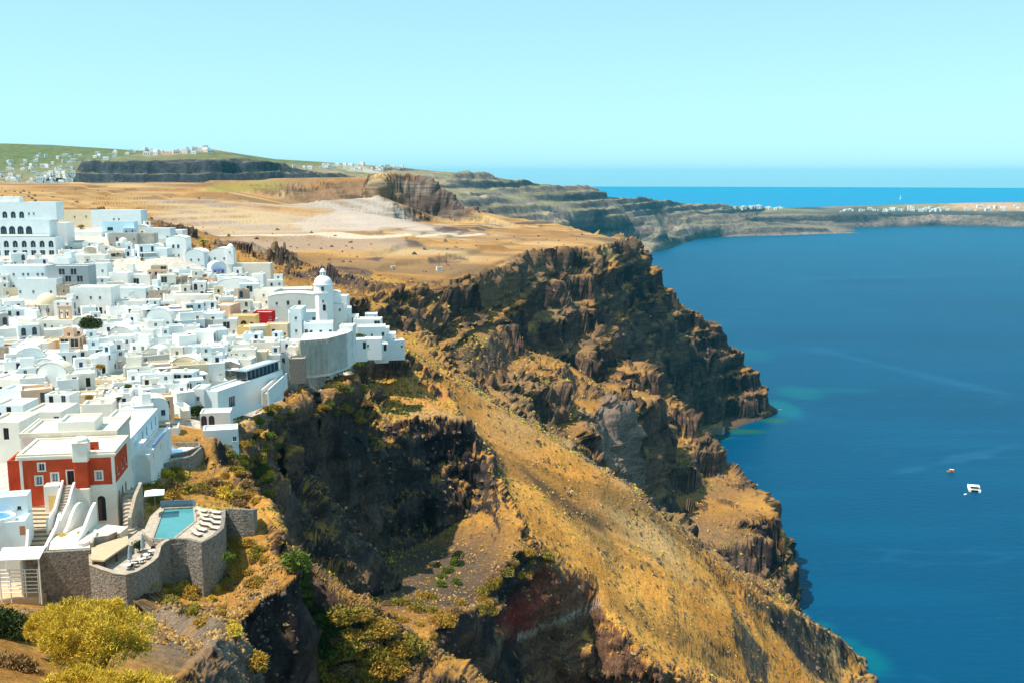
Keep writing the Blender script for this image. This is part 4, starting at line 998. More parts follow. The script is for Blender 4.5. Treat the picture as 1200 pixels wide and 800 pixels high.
# old cream dome church
def _old():
    p = at(51, 370, 330); s = 330 / F
    root = tag(empty('old_domed_church', p, 0), 'old cream church with a wide weathered dome on an eight-sided drum', 'church')
    r = 13 * s; mb = MB()
    mb.lathe([(r, -3), (r, 12*s), (r + .3, 12*s), (r + .3, 12.8*s), (r*.95, 12.8*s)], 8, (0, r, 0), a0=R(22.5)); mb.build('drum', M['warm'], root)
    for k in range(8):
        pl = MB(); t = R(45 * k + 22.5); pl.tube((r*1.02*math.cos(t), r + r*1.02*math.sin(t), -.5), (r*1.02*math.cos(t), r + r*1.02*math.sin(t), 12*s), .2, 6); pl.build('pilaster', M['roofstone'], root)
    dm = MB(); dm.lathe([(r * .97 * math.cos(R(a)), 12.8*s + r * .98 * math.sin(R(a))) for a in (0, 12, 25, 38, 50, 62, 75, 89.5)], 24, (0, r, 0)); dm.build('dome', M['cream'], root, smooth=True)
    for x, a in ((-1.3, -.35), (1.3, .35)): put_opening('b', (x*1.05, r - r*.94 + .12, 4*s), a, root)
    volume(root, -r*1.25, r*1.3, -1.5, 2*r, -3.5, -.5, M['warm'], M['roofc'], {}, 'flat', 4, wname='base_wall')
    ANCH['the old cream dome'] = (51, 357); OCC.append((30, 68, 338, 392)); OCC.append((-20, 34, 340, 374))
    # belfry and nave
    p = at(76, 395, 300); s = 300 / F
    root = tag(empty('bell_church', p, R(4)), 'small cream church with open arched belfry and dark red trim', 'church')
    volume(root, -8, 4.2, 0, 8, 0, 5.2, M['warm'], M['roofc'], {'f': [('w', 2.5, 3), ('s', 4.5, 3.), ('w', 9.6, 2.6), ('D', 7.2, .05)]}, 'flat', 4)
    bf = MB(); bf.wall((-1.7, .6), (2.1, .6), 5.2, 9.0, [(.35, 1.35, 5.5, 8.1, True), (1.95, 2.95, 5.5, 8.1, True)], .8); bf.wall((2.1, 1.4), (-1.7, 1.4), 5.2, 9.0, [(.85, 1.85, 5.5, 8.1, True), (2.45, 3.45, 5.5, 8.1, True)], .8)
    bf.quad((2.1, .6, 5.2), (2.1, 1.4, 5.2), (2.1, 1.4, 9), (2.1, .6, 9)); bf.quad((-1.7, 1.4, 5.2), (-1.7, .6, 5.2), (-1.7, .6, 9), (-1.7, 1.4, 9)); bf.prism([(-1.9, .5), (2.3, .5), (2.3, 1.5), (-1.9, 1.5)], 9.003, 9.3)
    bf.build('belfry', M['peach'], root)
    for x in (-.85, .75):
        b = MB(); b.lathe([(.08, .5), (.22, .4), (.28, .1), (.36, 0)], 10, (x, 1., 6.9)); b.build('bell', M['metal'], root)
    volume(root, 3.2, 7., -1.2, 6, 0, 4.4, M['warm'], M['roofc'], {'f': [('w', 1.9, 2.4)]}, 'vault', 4, wname='chapel_wall', rise=1.6)
    ANCH['the belfry church'] = (76, 380); OCC.append((44, 98, 360, 402))
    # small white bell church on the skyline
    p = at(263, 310, 440); s = 440 / F
    root = tag(empty('small_bell_church', p, 0), 'small white church with rounded bell tower beside the palm', 'church')
    volume(root, -6, 3, 0, 8, 0, 5, M['white2'], M['roofw'], {'f': [('w', 2, 2), ('w', 6, 2)]}, 'vault', 4, rise=2)
    t = MB(); t.box(1.2, 4.2, -.6, 2.4, 0, 7); t.lathe([(1.45, 0), (1.35, .8), (.95, 1.4), (.4, 1.75), (.02, 1.85)], 14, (2.7, .9, 7.002)); t.build('bell_tower', M['white2'], root)
    put_opening('s', (2.7, -.63, 5), 0, root)
    ANCH['the small bell church'] = (262, 298); OCC.append((238, 274, 286, 316))
_old()
# ------------------------------------------------------------------ town: the many houses between the landmarks
poly_px = [(0,262),(60,300),(168,262),(200,280),(240,314),(262,320),(330,340),(360,366),(395,372),(440,396),(415,402),(345,400),(340,412),(352,442),(300,438),(236,452),(228,496),(180,506),(196,520),(150,520),(112,498),(60,492),(0,492)]
ANCH['the red mansion'] = (75, 560)
names_dir = ['right of', 'above and right of', 'above', 'above and left of', 'left of', 'below and left of', 'below', 'below and right of']
ordw = ['nearest', 'second', 'third', 'fourth', 'fifth', 'sixth', 'seventh', 'eighth', 'ninth', 'tenth', 'eleventh', 'twelfth', 'thirteenth', 'fourteenth', 'fifteenth', 'sixteenth']
cand = []
py = 268.
row = 0
while py < 500:
    px = -14. + (row % 2) * 5
    while px < 472:
        if inside(poly_px, px, py) or (px < 0 and 300 < py < 492):
            p = ground_at(px, py)
            w = random.uniform(4.6, 9.2)
            wpx = w * F / p.y
            jx, jy = random.uniform(-2, 2), random.uniform(-2.5, 2.5)
            if not any(a - wpx * .3 < px < b + wpx * .3 and c < py < d for a, b, c, d in OCC): cand.append((px + jx + wpx / 2, py + jy, w))
            px += wpx * random.uniform(.78, .98)
        else: px += 6
    py += 6.3 * (330 / max(ground_at(100, py).y, 150)) ** .75
    row += 1
print('row houses', len(cand))
bases = [(c[0], c[1], c[2] * F / ground_at(c[0], c[1]).y) for c in cand]
for _ in range(9000):
    if len(cand) > 286: break
    px, py = random.uniform(-10, 470), random.uniform(268, 506)
    if not inside(poly_px, px, py): continue
    y = ground_at(px, py).y; w = random.uniform(4.2, 7.); wpx = w * F / y; vy = 1750 / y
    if any(a - wpx * .2 < px < b + wpx * .2 and c + (d - c) * .35 < py < d for a, b, c, d in OCC): continue
    if any(abs(px - b[0]) < (wpx + b[2]) * .29 and abs(py - b[1]) < vy for b in bases): continue
    cand.append((px, py, w)); bases.append((px, py, wpx))
placed = []
for px, py, w in cand:
    p = ground_at(px, py)
    h = random.choice([2.9, 3.2, 3.4, 5.6]) + random.uniform(-.2, .3)
    if p.y < 330 and random.random() < .4: h = random.uniform(4.5, 6.4)
    dpt = random.uniform(3.8, 6.2)
    rz = random.choice([-4, 8, 16, 24, 32]) + random.uniform(-4, 4)
    wmn = random.choices(['white', 'white2', 'cool', 'warm', 'cream', 'peach', 'stoneb', 'grey'], [28, 20, 24, 15, 5, 2.2, 3, 2])[0]
    roof = random.choices(['flat', 'vault', 'dome', 'gable'], [88, 9, 1.6, 1.5])[0]
    root = empty('white_house' if wmn in ('white', 'white2', 'cool', 'warm') else {'cream': 'cream_house', 'peach': 'peach_house', 'stoneb': 'stone_house', 'grey': 'grey_house'}[wmn], p - Vector((0, 0, .3)), R(rz))
    ops = {'f': [], 'l': [], 'r': []}
    nwin = 0
    def opens(side, L):
        global nwin
        n = max(1, int(L / 2.1)); lv = [0.] if h < 4.4 else [0., 2.8]
        for li, base in enumerate(lv):
            style = random.choice(['wd', 'wb', 'Wd', 'bG', 'aw', 'Cw', 'WD', 'GL'])
            for i in range(n):
                if random.random() < .3: continue
                k = random.choice(style)
                t = .05 if k in 'dDGaA' else random.choice([.9, 1.1])
                ops[side].append((k, L * (i + .5) / n, base + t)); nwin += 1
    opens('f', w)
    if random.random() < .7: opens('r', dpt)
    if random.random() < .3: opens('l', dpt)
    wall = volume(root, -w/2, w/2, 0, dpt, 0, h, M[wmn], M[random.choice(['roofw', 'roofw', 'white2', 'roofc'])], ops, roof, 4.5, par=random.uniform(.3, .7))
    ex = []
    if roof == 'flat':
        if random.random() < .4: chimney(root, random.uniform(-w/2+.8, w/2-.8), random.uniform(1, dpt-1), h - .3, random.choice(['white', 'warm'])); ex.append('chimney')
        if random.random() < .25:
            a = random.uniform(.35, .6) * w; x0 = random.choice([-w/2 + .35, w/2 - .35 - a])
            volume(root, x0, x0 + a, dpt * .45, dpt - .35, h - .4, h + 2.1, M[wmn], M['roofw'], {'f': [(random.choice('wdb'), a/2, .3 if random.random() < .5 else .9)]}, 'flat', .1, wname='roof_room'); ex.append('roof room')
        elif random.random() < .22:
            mb = MB(); x = random.uniform(-w/2+1, w/2-1.6); y = random.uniform(1, dpt-1.8)
            mb.tube((x, y+.6, h+.5), (x+1.2, y+.6, h+.5), .22, 8); mb.quad((x, y-.5, h-.3), (x+1.2, y-.5, h-.3), (x+1.2, y+.4, h+.4), (x, y+.4, h+.4))
            mb.tube((x+.1, y+.6, h-.35), (x+.1, y+.6, h+.4), .04); mb.tube((x+1.1, y+.6, h-.35), (x+1.1, y+.6, h+.4), .04)
            mb.build('solar_heater', M['greyp'], root); ex.append('solar heater')
    if random.random() < .8:           # terrace in front with parapet
        td = random.uniform(2.4, 4.4); tw = w * random.uniform(.7, 1.1); x0 = random.uniform(-w/2, w/2 - tw) if tw < w else -w/2
        fl = MB(); fl.box(x0, x0+tw, -td, -.004, -5, .02); fl.build('terrace', M[random.choice(['roofw', 'white', 'roofc'])], root)
        pr = MB(); t = .22; pr.ribbon([(x0+.11, -.02), (x0+.11, -td+.1), (x0+tw-.11, -td+.1), (x0+tw-.11, -.02)], t, .024, random.uniform(.6, 1.0)); pr.build('parapet', M[wmn], root)
        ex.append('terrace')
        if random.random() < .22:
            pg = MB(); z = 2.4
            for xx in (x0+.4, x0+tw-.4):
                pg.tube((xx, -td+.4, .02), (xx, -td+.4, z), .07)
            pg.box(x0+.2, x0+tw-.2, -td+.2, -.05, z, z+.1, 1); pg.build('awning', [M['frame'], M[random.choice(['cloth', 'cloth', 'cloth', 'indigo', 'deck'])]], root); ex.append('awning')
    if random.random() < .16:           # outside stair
        st = MB(); n = 10; side = random.choice([-1, 1]); x0 = side * w/2
        for i in range(n): st.box(min(x0, x0 + side*1.1), max(x0, x0 + side*1.1), dpt*.1 + i*.3, dpt*.1 + (i+1)*.3 + .001*(i % 2), -4, .28*(i+1))
        st.build('outdoor_stair', M['white'], root); ex.append('outside stair')
    placed.append([root, px, py, w, h, roof, wmn, ex, nwin])
by = {}
for it in placed:
    px, py = it[1], it[2] - 6
    best = min(ANCH, key=lambda a: math.hypot(px - ANCH[a][0], 1.2 * (py - ANCH[a][1])))
    ax, ay = ANCH[best]; ang = math.atan2(-(py - ay), px - ax); sec = int(round(ang / (math.pi / 4))) % 8
    by.setdefault((best, sec), []).append((math.hypot(px - ax, py - ay), it))
for (best, sec), L in by.items():
    L.sort(key=lambda q: q[0])
    for i, (_, it) in enumerate(L):
        root, px, py, w, h, roof, wmn, ex, nw = it
        col = {'white': 'white', 'white2': 'bright white', 'cool': 'pale white', 'warm': 'warm white', 'cream': 'cream', 'peach': 'peach', 'stoneb': 'brown stone', 'grey': 'grey'}[wmn]
        rf = {'flat': 'flat-roofed', 'vault': 'barrel-roofed', 'dome': 'domed', 'gable': 'gabled'}[roof]
        wi = ' with ' + ex[0] if ex else ''
        root['label'] = f"{col} {rf} house{wi}, {ordw[min(i, 15)]} {names_dir[sec]} {best}"
        if len(root['label'].split()) > 16: root['label'] = root['label'].replace(wi, '')
        root['category'] = 'house'; root['group'] = 'whitewashed houses of the hillside town'
print('houses placed', len(placed)); open('/tmp/n.txt','w').write(str(len(placed))) if False else None
def near_phrase(px, py, used={}):
    best = min(ANCH, key=lambda a: math.hypot(px - ANCH[a][0], 1.2 * (py - ANCH[a][1])))
    ax, ay = ANCH[best]; sec = int(round(math.atan2(-(py - ay), px - ax) / (math.pi / 4))) % 8
    k = used.get((best, sec), 0); used[(best, sec)] = k + 1
    return best, names_dir[sec], k
# stair walls running down the slope
def slope_stair(pts, label, wd=2.2):
    W = [ground_at(*p) for p in pts]; o = W[0]
    root = tag(empty('slope_stairway', o, 0), label, 'stairway', 'stairways of the hillside town')
    L = [(q.x - o.x, q.y - o.y) for q in W]; zz = [q.z - o.z for q in W]
    a = MB(); a.ribbon(L, .3, [z - 3 for z in zz], [z + 2.6 for z in zz]); a.build('parapet', M['cool'], root)
    b = MB(); b.ribbon([(x + wd * .8, y + wd * .6) for x, y in L], .3, [z - 3 for z in zz], [z + 2.6 for z in zz]); b.build('parapet', M['cool'], root)
    c = MB()
    for k in range(len(L) - 1):
        (x0, y0), (x1, y1) = L[k], L[k+1]; n = max(2, int(math.hypot(x1-x0, y1-y0) / .8))
        for i in range(n):
            f0, f1 = i/n, (i+1)/n
            q = [(x0+(x1-x0)*f, y0+(y1-y0)*f) for f in (f0, f1)]
            c.prism([q[0], q[1], (q[1][0]+wd*.8, q[1][1]+wd*.6), (q[0][0]+wd*.8, q[0][1]+wd*.6)], min(zz)-3, zz[k] + (zz[k+1]-zz[k]) * f0 + 1.6)
    c.build('steps', M['roofc'], root)
slope_stair([(148, 440), (168, 458), (190, 474), (212, 490)], 'long white walled stairway stepping down right to the slope gap')
slope_stair([(176, 420), (196, 432), (214, 444)], 'short white stairway below the indigo awning house')
slope_stair([(250, 408), (262, 420), (272, 436)], 'steep white stairway above the great cliff building')
slope_stair([(300, 412), (318, 424), (336, 438)], 'white stairway running down beside the dark stone terrace')
# ------------------------------------------------------------------ red mansion, pool terraces, lower left corner
def Zp(px, py, z): q = at(px, py, z=z); return (q.x, q.y)
def mansion():
    o = at(27, 594, 150); z0 = o.z; s = 8.0
    root = tag(empty('red_mansion', o, R(9)), 'large red mansion with cream cornice, white framed windows and tall chimney column', 'mansion')
    C = {'f': [('w', 3.1, 5.7), ('C', 2.6, 3.5), ('C', 4.9, 3.9), ('D', 7.2, 3.25), ('C', 11.3, 3.9), ('s', 1.1, 1.0)], 'r': [('C', 2.5, 4.), ('C', 5.5, 4.), ('C', 8, 4.)]}
    volume(root, 0, 13.6, 0, 9.6, 0, 7.35, M['red'], M['roofw'], C, 'none', 5)
    # white window surrounds
    for x, t, w, h in ((3.1, 5.7, .85, 1.05), (2.6, 3.5, .9, 1.25), (4.9, 3.9, .9, 1.25), (11.3, 3.9, .9, 1.25), (7.2, 3.25, 1., 2.2)):
        f = MB(); e = .2
        f.box(x-w/2-e, x-w/2, -.07, -.002, t-e, t+h+e); f.box(x+w/2, x+w/2+e, -.07, -.002, t-e, t+h+e); f.box(x-w/2, x+w/2, -.07, -.002, t+h, t+h+e); f.box(x-w/2, x+w/2, -.07, -.002, t-e, t)
        f.build('window_surround', M['warm'], root)
    c = MB()
    for k, (e, a, b) in enumerate(((.12, 7.35, 7.55), (.3, 7.552, 7.75), (.42, 7.752, 8.0))): c.box(-e, 13.6+e, -e, 9.6+e, a, b)
    c.build('cornice', M['warm'], root, bevel=.03)
    r = MB(); t = .35; ro = [(-.3, -.3), (13.9, -.3), (13.9, 9.9), (-.3, 9.9)]; ri = [(.2, .2), (13.4, .2), (13.4, 9.4), (.2, 9.4)]
    for i in range(4):
        j = (i+1) % 4; r.quad((*ro[i], 8.3), (*ro[j], 8.3), (*ri[j], 8.3), (*ri[i], 8.3)); r.quad((*ri[i], 8.3), (*ri[j], 8.3), (*ri[j], 8.02), (*ri[i], 8.02)); r.quad((*ro[i], 8.003), (*ro[j], 8.003), (*ro[j], 8.3), (*ro[i], 8.3))
    r.build('roof_parapet', M['roofc'], root)
    f = MB(); f.quad((.2, .2, 8.04), (13.4, .2, 8.04), (13.4, 9.4, 8.04), (.2, 9.4, 8.04)); f.build('roof', M['roofw'], root)
    for x, y, zl in ((-.04, -.09, -.5), (13.22, -.09, 3.06), (13.22, 9.25, 3.06)): q = MB(); q.box(x, x+.42, y, y+.39, zl, 7.348); q.build('corner_pilaster', M['warm'], root)
    b = MB(); b.wall((9.3, -.14), (13.74, -.14), -5, 2.9, [(1.55, 2.75, -2.7, 1.3, True)], .5); b.wall((13.74, -.14), (13.74, 9.7), -5, 2.9, [(1.2, 2.4, -1.6, 1.6, True), (3.6, 4.8, -1.6, 1.6, True), (6, 7.2, -1.6, 1.6, True)], .5)
    b.quad((9.3, -.14, 2.9), (13.74, -.14, 2.9), (13.6, 0, 3.05), (9.3, 0, 3.05)); b.quad((13.74, -.14, 2.9), (13.74, 9.7, 2.9), (13.6, 9.6, 3.05), (13.6, 0, 3.05)); b.quad((9.3, 0, -5), (9.3, -.14, -5), (9.3, -.14, 2.9), (9.3, 0, 2.9)); b.build('white_base', M['warm'], root)
    d = MB(); d.quad((10.85, -.03, -2.7), (12.05, -.03, -2.7), (12.05, -.03, 1.3), (10.85, -.03, 1.3)); d.box(10.86, 11.4, -.09, -.034, -2.7, .7, 1); d.build('arched_door', [M['dark'], M['wood']], root)
    for y0_ in (1.06, 3.46, 5.86): d = MB(); d.quad((13.63, y0_, -1.6), (13.63, y0_ + 1.2, -1.6), (13.63, y0_ + 1.2, 1.6), (13.63, y0_, 1.6)); d.build('arched_window', M['glass'], root)
    # chimney column
    col = MB(); col.box(8.0, 10.0, -1.1, -.003, 2.9, 7.0); col.build('column_shaft', M['red'], root, bevel=.12)
    ct = MB(); ct.box(7.9, 10.1, -1.2, .9, 7.003, 9.9); ct.box(7.75, 10.25, -1.35, 1.05, 9.903, 10.1); ct.lathe([(1.2, 0), (1.15, .35), (.85, .6), (.02, .7)], 12, (9, -.15, 10.103)); ct.build('column_top', M['warm'], root, bevel=.1)
    cb = MB(); cb.box(7.85, 10.15, -1.25, -.145, -5, 2.897); cb.build('column_foot', M['warm'], root, bevel=.12)
    ar = MB(); ar.wall((7.9, 2.), (11.0, 2.), 8.06, 9.3, [(.5, 2.5, 8.1, 9.1, True)], .3); ar.quad((7.9, 2, 9.3), (11., 2, 9.3), (11., 2.4, 9.3), (7.9, 2.4, 9.3)); ar.quad((11, 2.4, 8.06), (7.9, 2.4, 8.06), (7.9, 2.4, 9.3), (11, 2.4, 9.3)); ar.build('roof_arch', M['red'], root)
    # annex with yellow door, stair to the upper door
    an = MB(); an.box(3.7, 5.9, -1.9, -.003, -1.2, 3.75); an.build('porch_block', M['warm'], root, bevel=.06)
    yd = MB(); yd.box(4.3, 5.35, -1.96, -1.903, 0, 2.3); yd.build('door', M['yellow'], root)
    st = MB()
    for i in range(11): st.box(6.3, 7.85, -.45*(i+1) - .4, -.45*i - .4, -3.5, 3.2 - .3*i)
    st.box(6.0, 7.9, -.4, -.004, -1, 3.2); st.build('front_steps', M['paving'], root)
    w1 = MB(); w1.ribbon([(6.05, -.2), (6.05, -2.5), (6.0, -5.2), (5.6, -8)], .3, -4, [4.1, 3.0, 1.3, .3]); w1.build('stair_parapet', M['white'], root)
    w2 = MB(); w2.ribbon([(7.95, -1.2), (8.0, -3), (7.9, -5), (7.3, -7.5), (6.7, -9.5)], .32, -5, [4.0, 3.4, 2.0, .2, -.8]); w2.build('stair_parapet', M['white'], root)
    # rear volume
    volume(root, -2.6, 11.8, 10.4, 21, 0, 8.9, M['warm'], M['roofw'], {}, 'flat', 4, wname='rear_wall')
    c = MB()
    c.box(-2.9, 12.1, 10.1, 10.38, 8.3, 9.1); c.box(11.82, 12.1, 10.4, 21, 8.3, 9.1); c.box(-2.9, -2.62, 10.4, 21, 8.3, 9.1); c.build('rear_cornice', M['roofc'], root)
    volume(root, -3.2, -.5, 4.4, 10.0, 0, 6.2, M['red'], M['roofc'], {}, 'flat', 4, wname='side_wing_wall')
    volume(root, 2.5, 8.2, 12, 18, 8.45, 10.3, M['warm'], M['roofw'], {}, 'flat', 0, wname='roof_room_wall')
mansion()
PZ = 244.3
def plaza():
    # street steps
    o = Vector((*Zp(50, 592, PZ + .6), 0)); root = tag(empty('street_steps', Vector((o.x, o.y, PZ)), 0), 'broad shallow street steps running down in front of the red mansion', 'steps')
    A = [Zp(30, 590, PZ+.8), Zp(34, 645, 242.6)]; Bq = [Zp(72, 590, PZ+.8), Zp(56, 643, 242.6)]
    n = 11; L = lambda p, q, f: (p[0] + (q[0]-p[0])*f - o.x, p[1] + (q[1]-p[1])*f - o.y)
    for i in range(n):
        mb = MB(); z = .9 - i * .24
        mb.prism([L(*A, i/n), L(*Bq, i/n), L(*Bq, (i+1)/n), L(*A, (i+1)/n)], -5, z, 0); mb.build('step', M['deck'], root)
        rs = MB(); a, b = L(*A, (i+1)/n), L(*Bq, (i+1)/n); rs.ribbon([(a[0], a[1]-.06), (b[0], b[1]-.06)], .1, z - .24, z - .02); rs.build('riser', M['stone'], root)
    # curved white walls
    def wl(pts, t, zs, label, m='white', low=241):
        P_ = [Zp(px, py, z) for (px, py), z in zip(pts, zs)]
        # smooth the line
        Q = []; ZZ = []
        for i in range(len(P_) - 1):
            for k in range(4):
                f = k / 4; a = P_[max(i-1, 0)]; b = P_[i]; c = P_[i+1]; d = P_[min(i+2, len(P_)-1)]
                cr = lambda a, b, c, d: .5*((2*b) + (-a+c)*f + (2*a-5*b+4*c-d)*f*f + (-a+3*b-3*c+d)*f**3)
                Q.append((cr(a[0], b[0], c[0], d[0]), cr(a[1], b[1], c[1], d[1]))); ZZ.append(cr(zs[max(i-1,0)], zs[i], zs[i+1], zs[min(i+2, len(zs)-1)]))
        Q.append(P_[-1]); ZZ.append(zs[-1]); o = Vector((*Q[0], low + 3))
        mb = MB(); mb.ribbon([(q[0]-o.x, q[1]-o.y) for q in Q], t, low - o.z, [z - o.z for z in ZZ]); ob = mb.build('curved_wall', M[m]); ob.location = o
        tag(ob, label, 'wall')
    wl([(70, 598), (66, 614), (59, 628), (53, 640)], .4, [245.6, 245.2, 244.6, 244.2], 'curved white wall along the left side of the curved garden stair')
    def hump(p0, p1, hs, label):
        a, b = Zp(*p0, 243.8), Zp(*p1, 243.8); n = len(hs) * 3 - 2
        xs = [(a[0] + (b[0]-a[0]) * k / (n-1), a[1] + (b[1]-a[1]) * k / (n-1)) for k in range(n)]
        zz = [float(np.interp(k / 3, range(len(hs)), hs)) for k in range(n)]; zz = [zz[0]] + [(zz[i-1] + 2*zz[i] + zz[i+1]) / 4 for i in range(1, n-1)] + [zz[-1]]
        mb = MB(); mb.ribbon([(x - a[0], y - a[1]) for x, y in xs], .45, -4, zz); ob = mb.build('curved_wall', M['white'], bevel=.05); ob.location = (*a, 243.8); tag(ob, label, 'wall')
    hump((76, 628), (102, 606), [.7, 1.3, 2.4, 3.1, 3.3, 2.9, 2.0], 'white wall with rounded hump in front of the chimney column')
    hump((87, 640), (113, 616), [.3, .7, 1.1, 1.7, 2.5, 3.3, 3.7], 'sweeping white wall in front of arched red door')
    wl([(86, 634), (96, 636), (108, 630), (112, 620)], .4, [244.7, 244.7, 244.7, 244.7], 'low white curved rim of the planted bed')
    # stone terrace: retaining wall, floor, deck
    o = Vector((*Zp(120, 650, PZ), PZ)); root = tag(empty('stone_terrace', o, 0), 'grey rubble stone retaining wall carrying the cafe terrace below the mansion', 'terrace')
    loc = lambda px, py, z: tuple(a - b for a, b in zip(Zp(px, py, z), (o.x, o.y)))
    ow = [(30, 648, PZ), (55.5, 646, PZ), (80, 644.5, PZ), (106, 643, PZ)]
    mb = MB(); mb.ribbon([loc(*q) for q in ow], .6, -9.5, .0); mb.build('upper_wall', M['stone'], root)
    lw = [(107, 645), (107.5, 661), (116, 664.5), (125, 667.5), (136, 671), (147.5, 672.5), (159, 669), (170, 662.5), (178, 657), (182.5, 652.5), (184.5, 646), (186, 640), (191, 635), (197.5, 632)]
    zl = [243.6] * 9 + [243.7, 243.9, 244.2, 244.5, 244.6]
    mb = MB(); mb.ribbon([loc(a, b, z) for (a, b), z in zip(lw, zl)], .6, -10, [z - PZ for z in zl]); mb.build('terrace_wall', M['stone'], root)
    cp = MB(); cp.ribbon([loc(a, b, z) for (a, b), z in zip(lw, zl)], .7, [z - PZ + .003 for z in zl], [z - PZ + .1 for z in zl]); cp.build('coping', M['stoneb'], root)
    fl = MB(); fl.prism([loc(*q, 242.9) for q in [(107, 662), (125, 669), (147, 673), (170, 664), (184, 654), (187, 643), (197, 634), (186, 626), (165, 618), (140, 618), (107, 640)]], -9, -1.4); fl.build('cafe_floor', M['paving'], root)
    up = MB(); up.prism([loc(*q, PZ) for q in [(57, 643), (106, 640.5), (110, 634), (137, 626), (150, 616), (112, 612), (85, 618), (60, 630)]], -2, -.08); up.build('garden_floor', M['roofc'], root)
    dk = MB(); dk.prism([loc(*q, PZ+.1) for q in [(107, 655), (107, 641), (120, 636), (136, 631), (150, 627), (150, 637), (135, 647), (122, 656)]], -.12, .1); dk.build('tan_deck', M['deck'], root)
    rim = MB(); rim.ribbon([loc(*q, PZ+.1) for q in [(107, 641), (110, 634), (126, 632), (137, 627), (139, 630)]], .35, -1, .75); rim.build('deck_parapet', M['stoneb'], root)
    for q in [(109, 656), (122, 655), (136, 646), (149, 637)]: x, y = loc(*q, PZ); po = MB(); po.box(x-.12, x+.12, y-.02, y+.2, -1.4, -.122); po.build('deck_post', M['wood'], root)
    # pool terrace
    o = Vector((*Zp(210, 612, PZ), PZ)); root = tag(empty('pool_terrace', o, 0), 'stone terrace with turquoise trapezoid swimming pool above the cliff', 'terrace')
    loc = lambda px, py, z=PZ: tuple(a - b for a, b in zip(Zp(px, py, z), (o.x, o.y)))
    pc = [(192, 596), (226, 594.5), (228, 610), (202, 631), (180, 629)]
    outer = [(180, 633), (168, 622), (176, 604), (188, 592), (228, 590.5), (262, 598), (261, 623), (236, 637), (220, 632.5), (197, 634)]
    pin = [loc(*q) for q in pc]; cxp = (sum(p[0] for p in pin)/5, sum(p[1] for p in pin)/5)
    g = lambda p, k: (cxp[0] + (p[0]-cxp[0])*k, cxp[1] + (p[1]-cxp[1])*k)
    fl = MB(); mt = [loc(*q) for q in outer]
    fl.prism(mt, -8, -.45); fl.build('terrace_body', M['stone'], root)
    dk = MB(); dk.prism([loc(228.8, 592), loc(262, 598), loc(261, 622), loc(236, 636), loc(222, 631.5), loc(204.5, 631.5), loc(229.5, 610.5)], -.44, -.05); dk.prism([loc(179, 632), loc(168, 622), loc(176, 604), loc(188, 593), loc(190.5, 595.5), loc(177.5, 629.5)], -.44, -.05); dk.build('sun_deck', M['paving'], root)
    rm = MB(); pr = [g(p, 1.06) for p in pin]; rm.ribbon(pr + [pr[0]], .35, -.43, .05); rm.build('pool_rim', M['stoneb'], root)
    pw_ = MB(); pw_.add([(*p, -.12) for p in pin][::-1], [tuple(range(5))]); pw_.build('pool_water', M['pool'], root)
    ga = MB(); ga.ribbon([loc(188, 593), loc(226, 591.5), loc(229, 592)], .06, -.4, .9); ga.build('glass_panel', M['glassb'], root)
    cw = [(197.5, 633), (208, 632), (220, 632), (236, 637), (250, 630), (260, 622), (262, 610), (262.5, 603), (272, 603), (286, 604), (296, 604), (299, 600), (296, 596)]
    P3 = [loc(*q) for q in cw]
    mb = MB(); mb.ribbon(P3, .6, -8.5, [.3, .25, .2, .3, .4, .5, .7, 1.0, 1.1, 1.1, 1.0, .6, .2]); mb.build('curved_stone_wall', M['stone'], root)
    fl2 = MB(); fl2.prism([loc(*q) for q in [(263, 602), (272, 602), (286, 603), (295, 603), (297, 600), (294, 597), (262, 596)]], -6, -.2); fl2.build('bastion_floor', M['stoneb'], root)
    # wing wall and steps between mansion and pool
    o2 = Vector((*Zp(158, 600, PZ), PZ)); r2 = tag(empty('side_steps', o2, 0), 'narrow shaded stone steps with slanting plaster wall right of mansion', 'steps')
    l2 = lambda px, py, z=PZ: tuple(a - b for a, b in zip(Zp(px, py, z), (o2.x, o2.y)))
    mb = MB(); mb.ribbon([l2(165, 571, 247), l2(158, 588, 246), l2(152, 612)], .5, -4, [3.6, 2.6, .8]); mb.build('slanting_wall', M['stoneb'], r2)
    for i in range(12):
        f = i / 12; a = l2(144, 628 - 56*f, PZ - 1.2 + 3.2*f); b = l2(157, 624 - 52*f, PZ - 1.2 + 3.2*f)
        s_ = MB(); s_.prism([a, b, (b[0], b[1] + 1.6), (a[0], a[1] + 1.6)], -5, -1.2 + 3.2*f); s_.build('step', M['paving'], r2)
plaza()
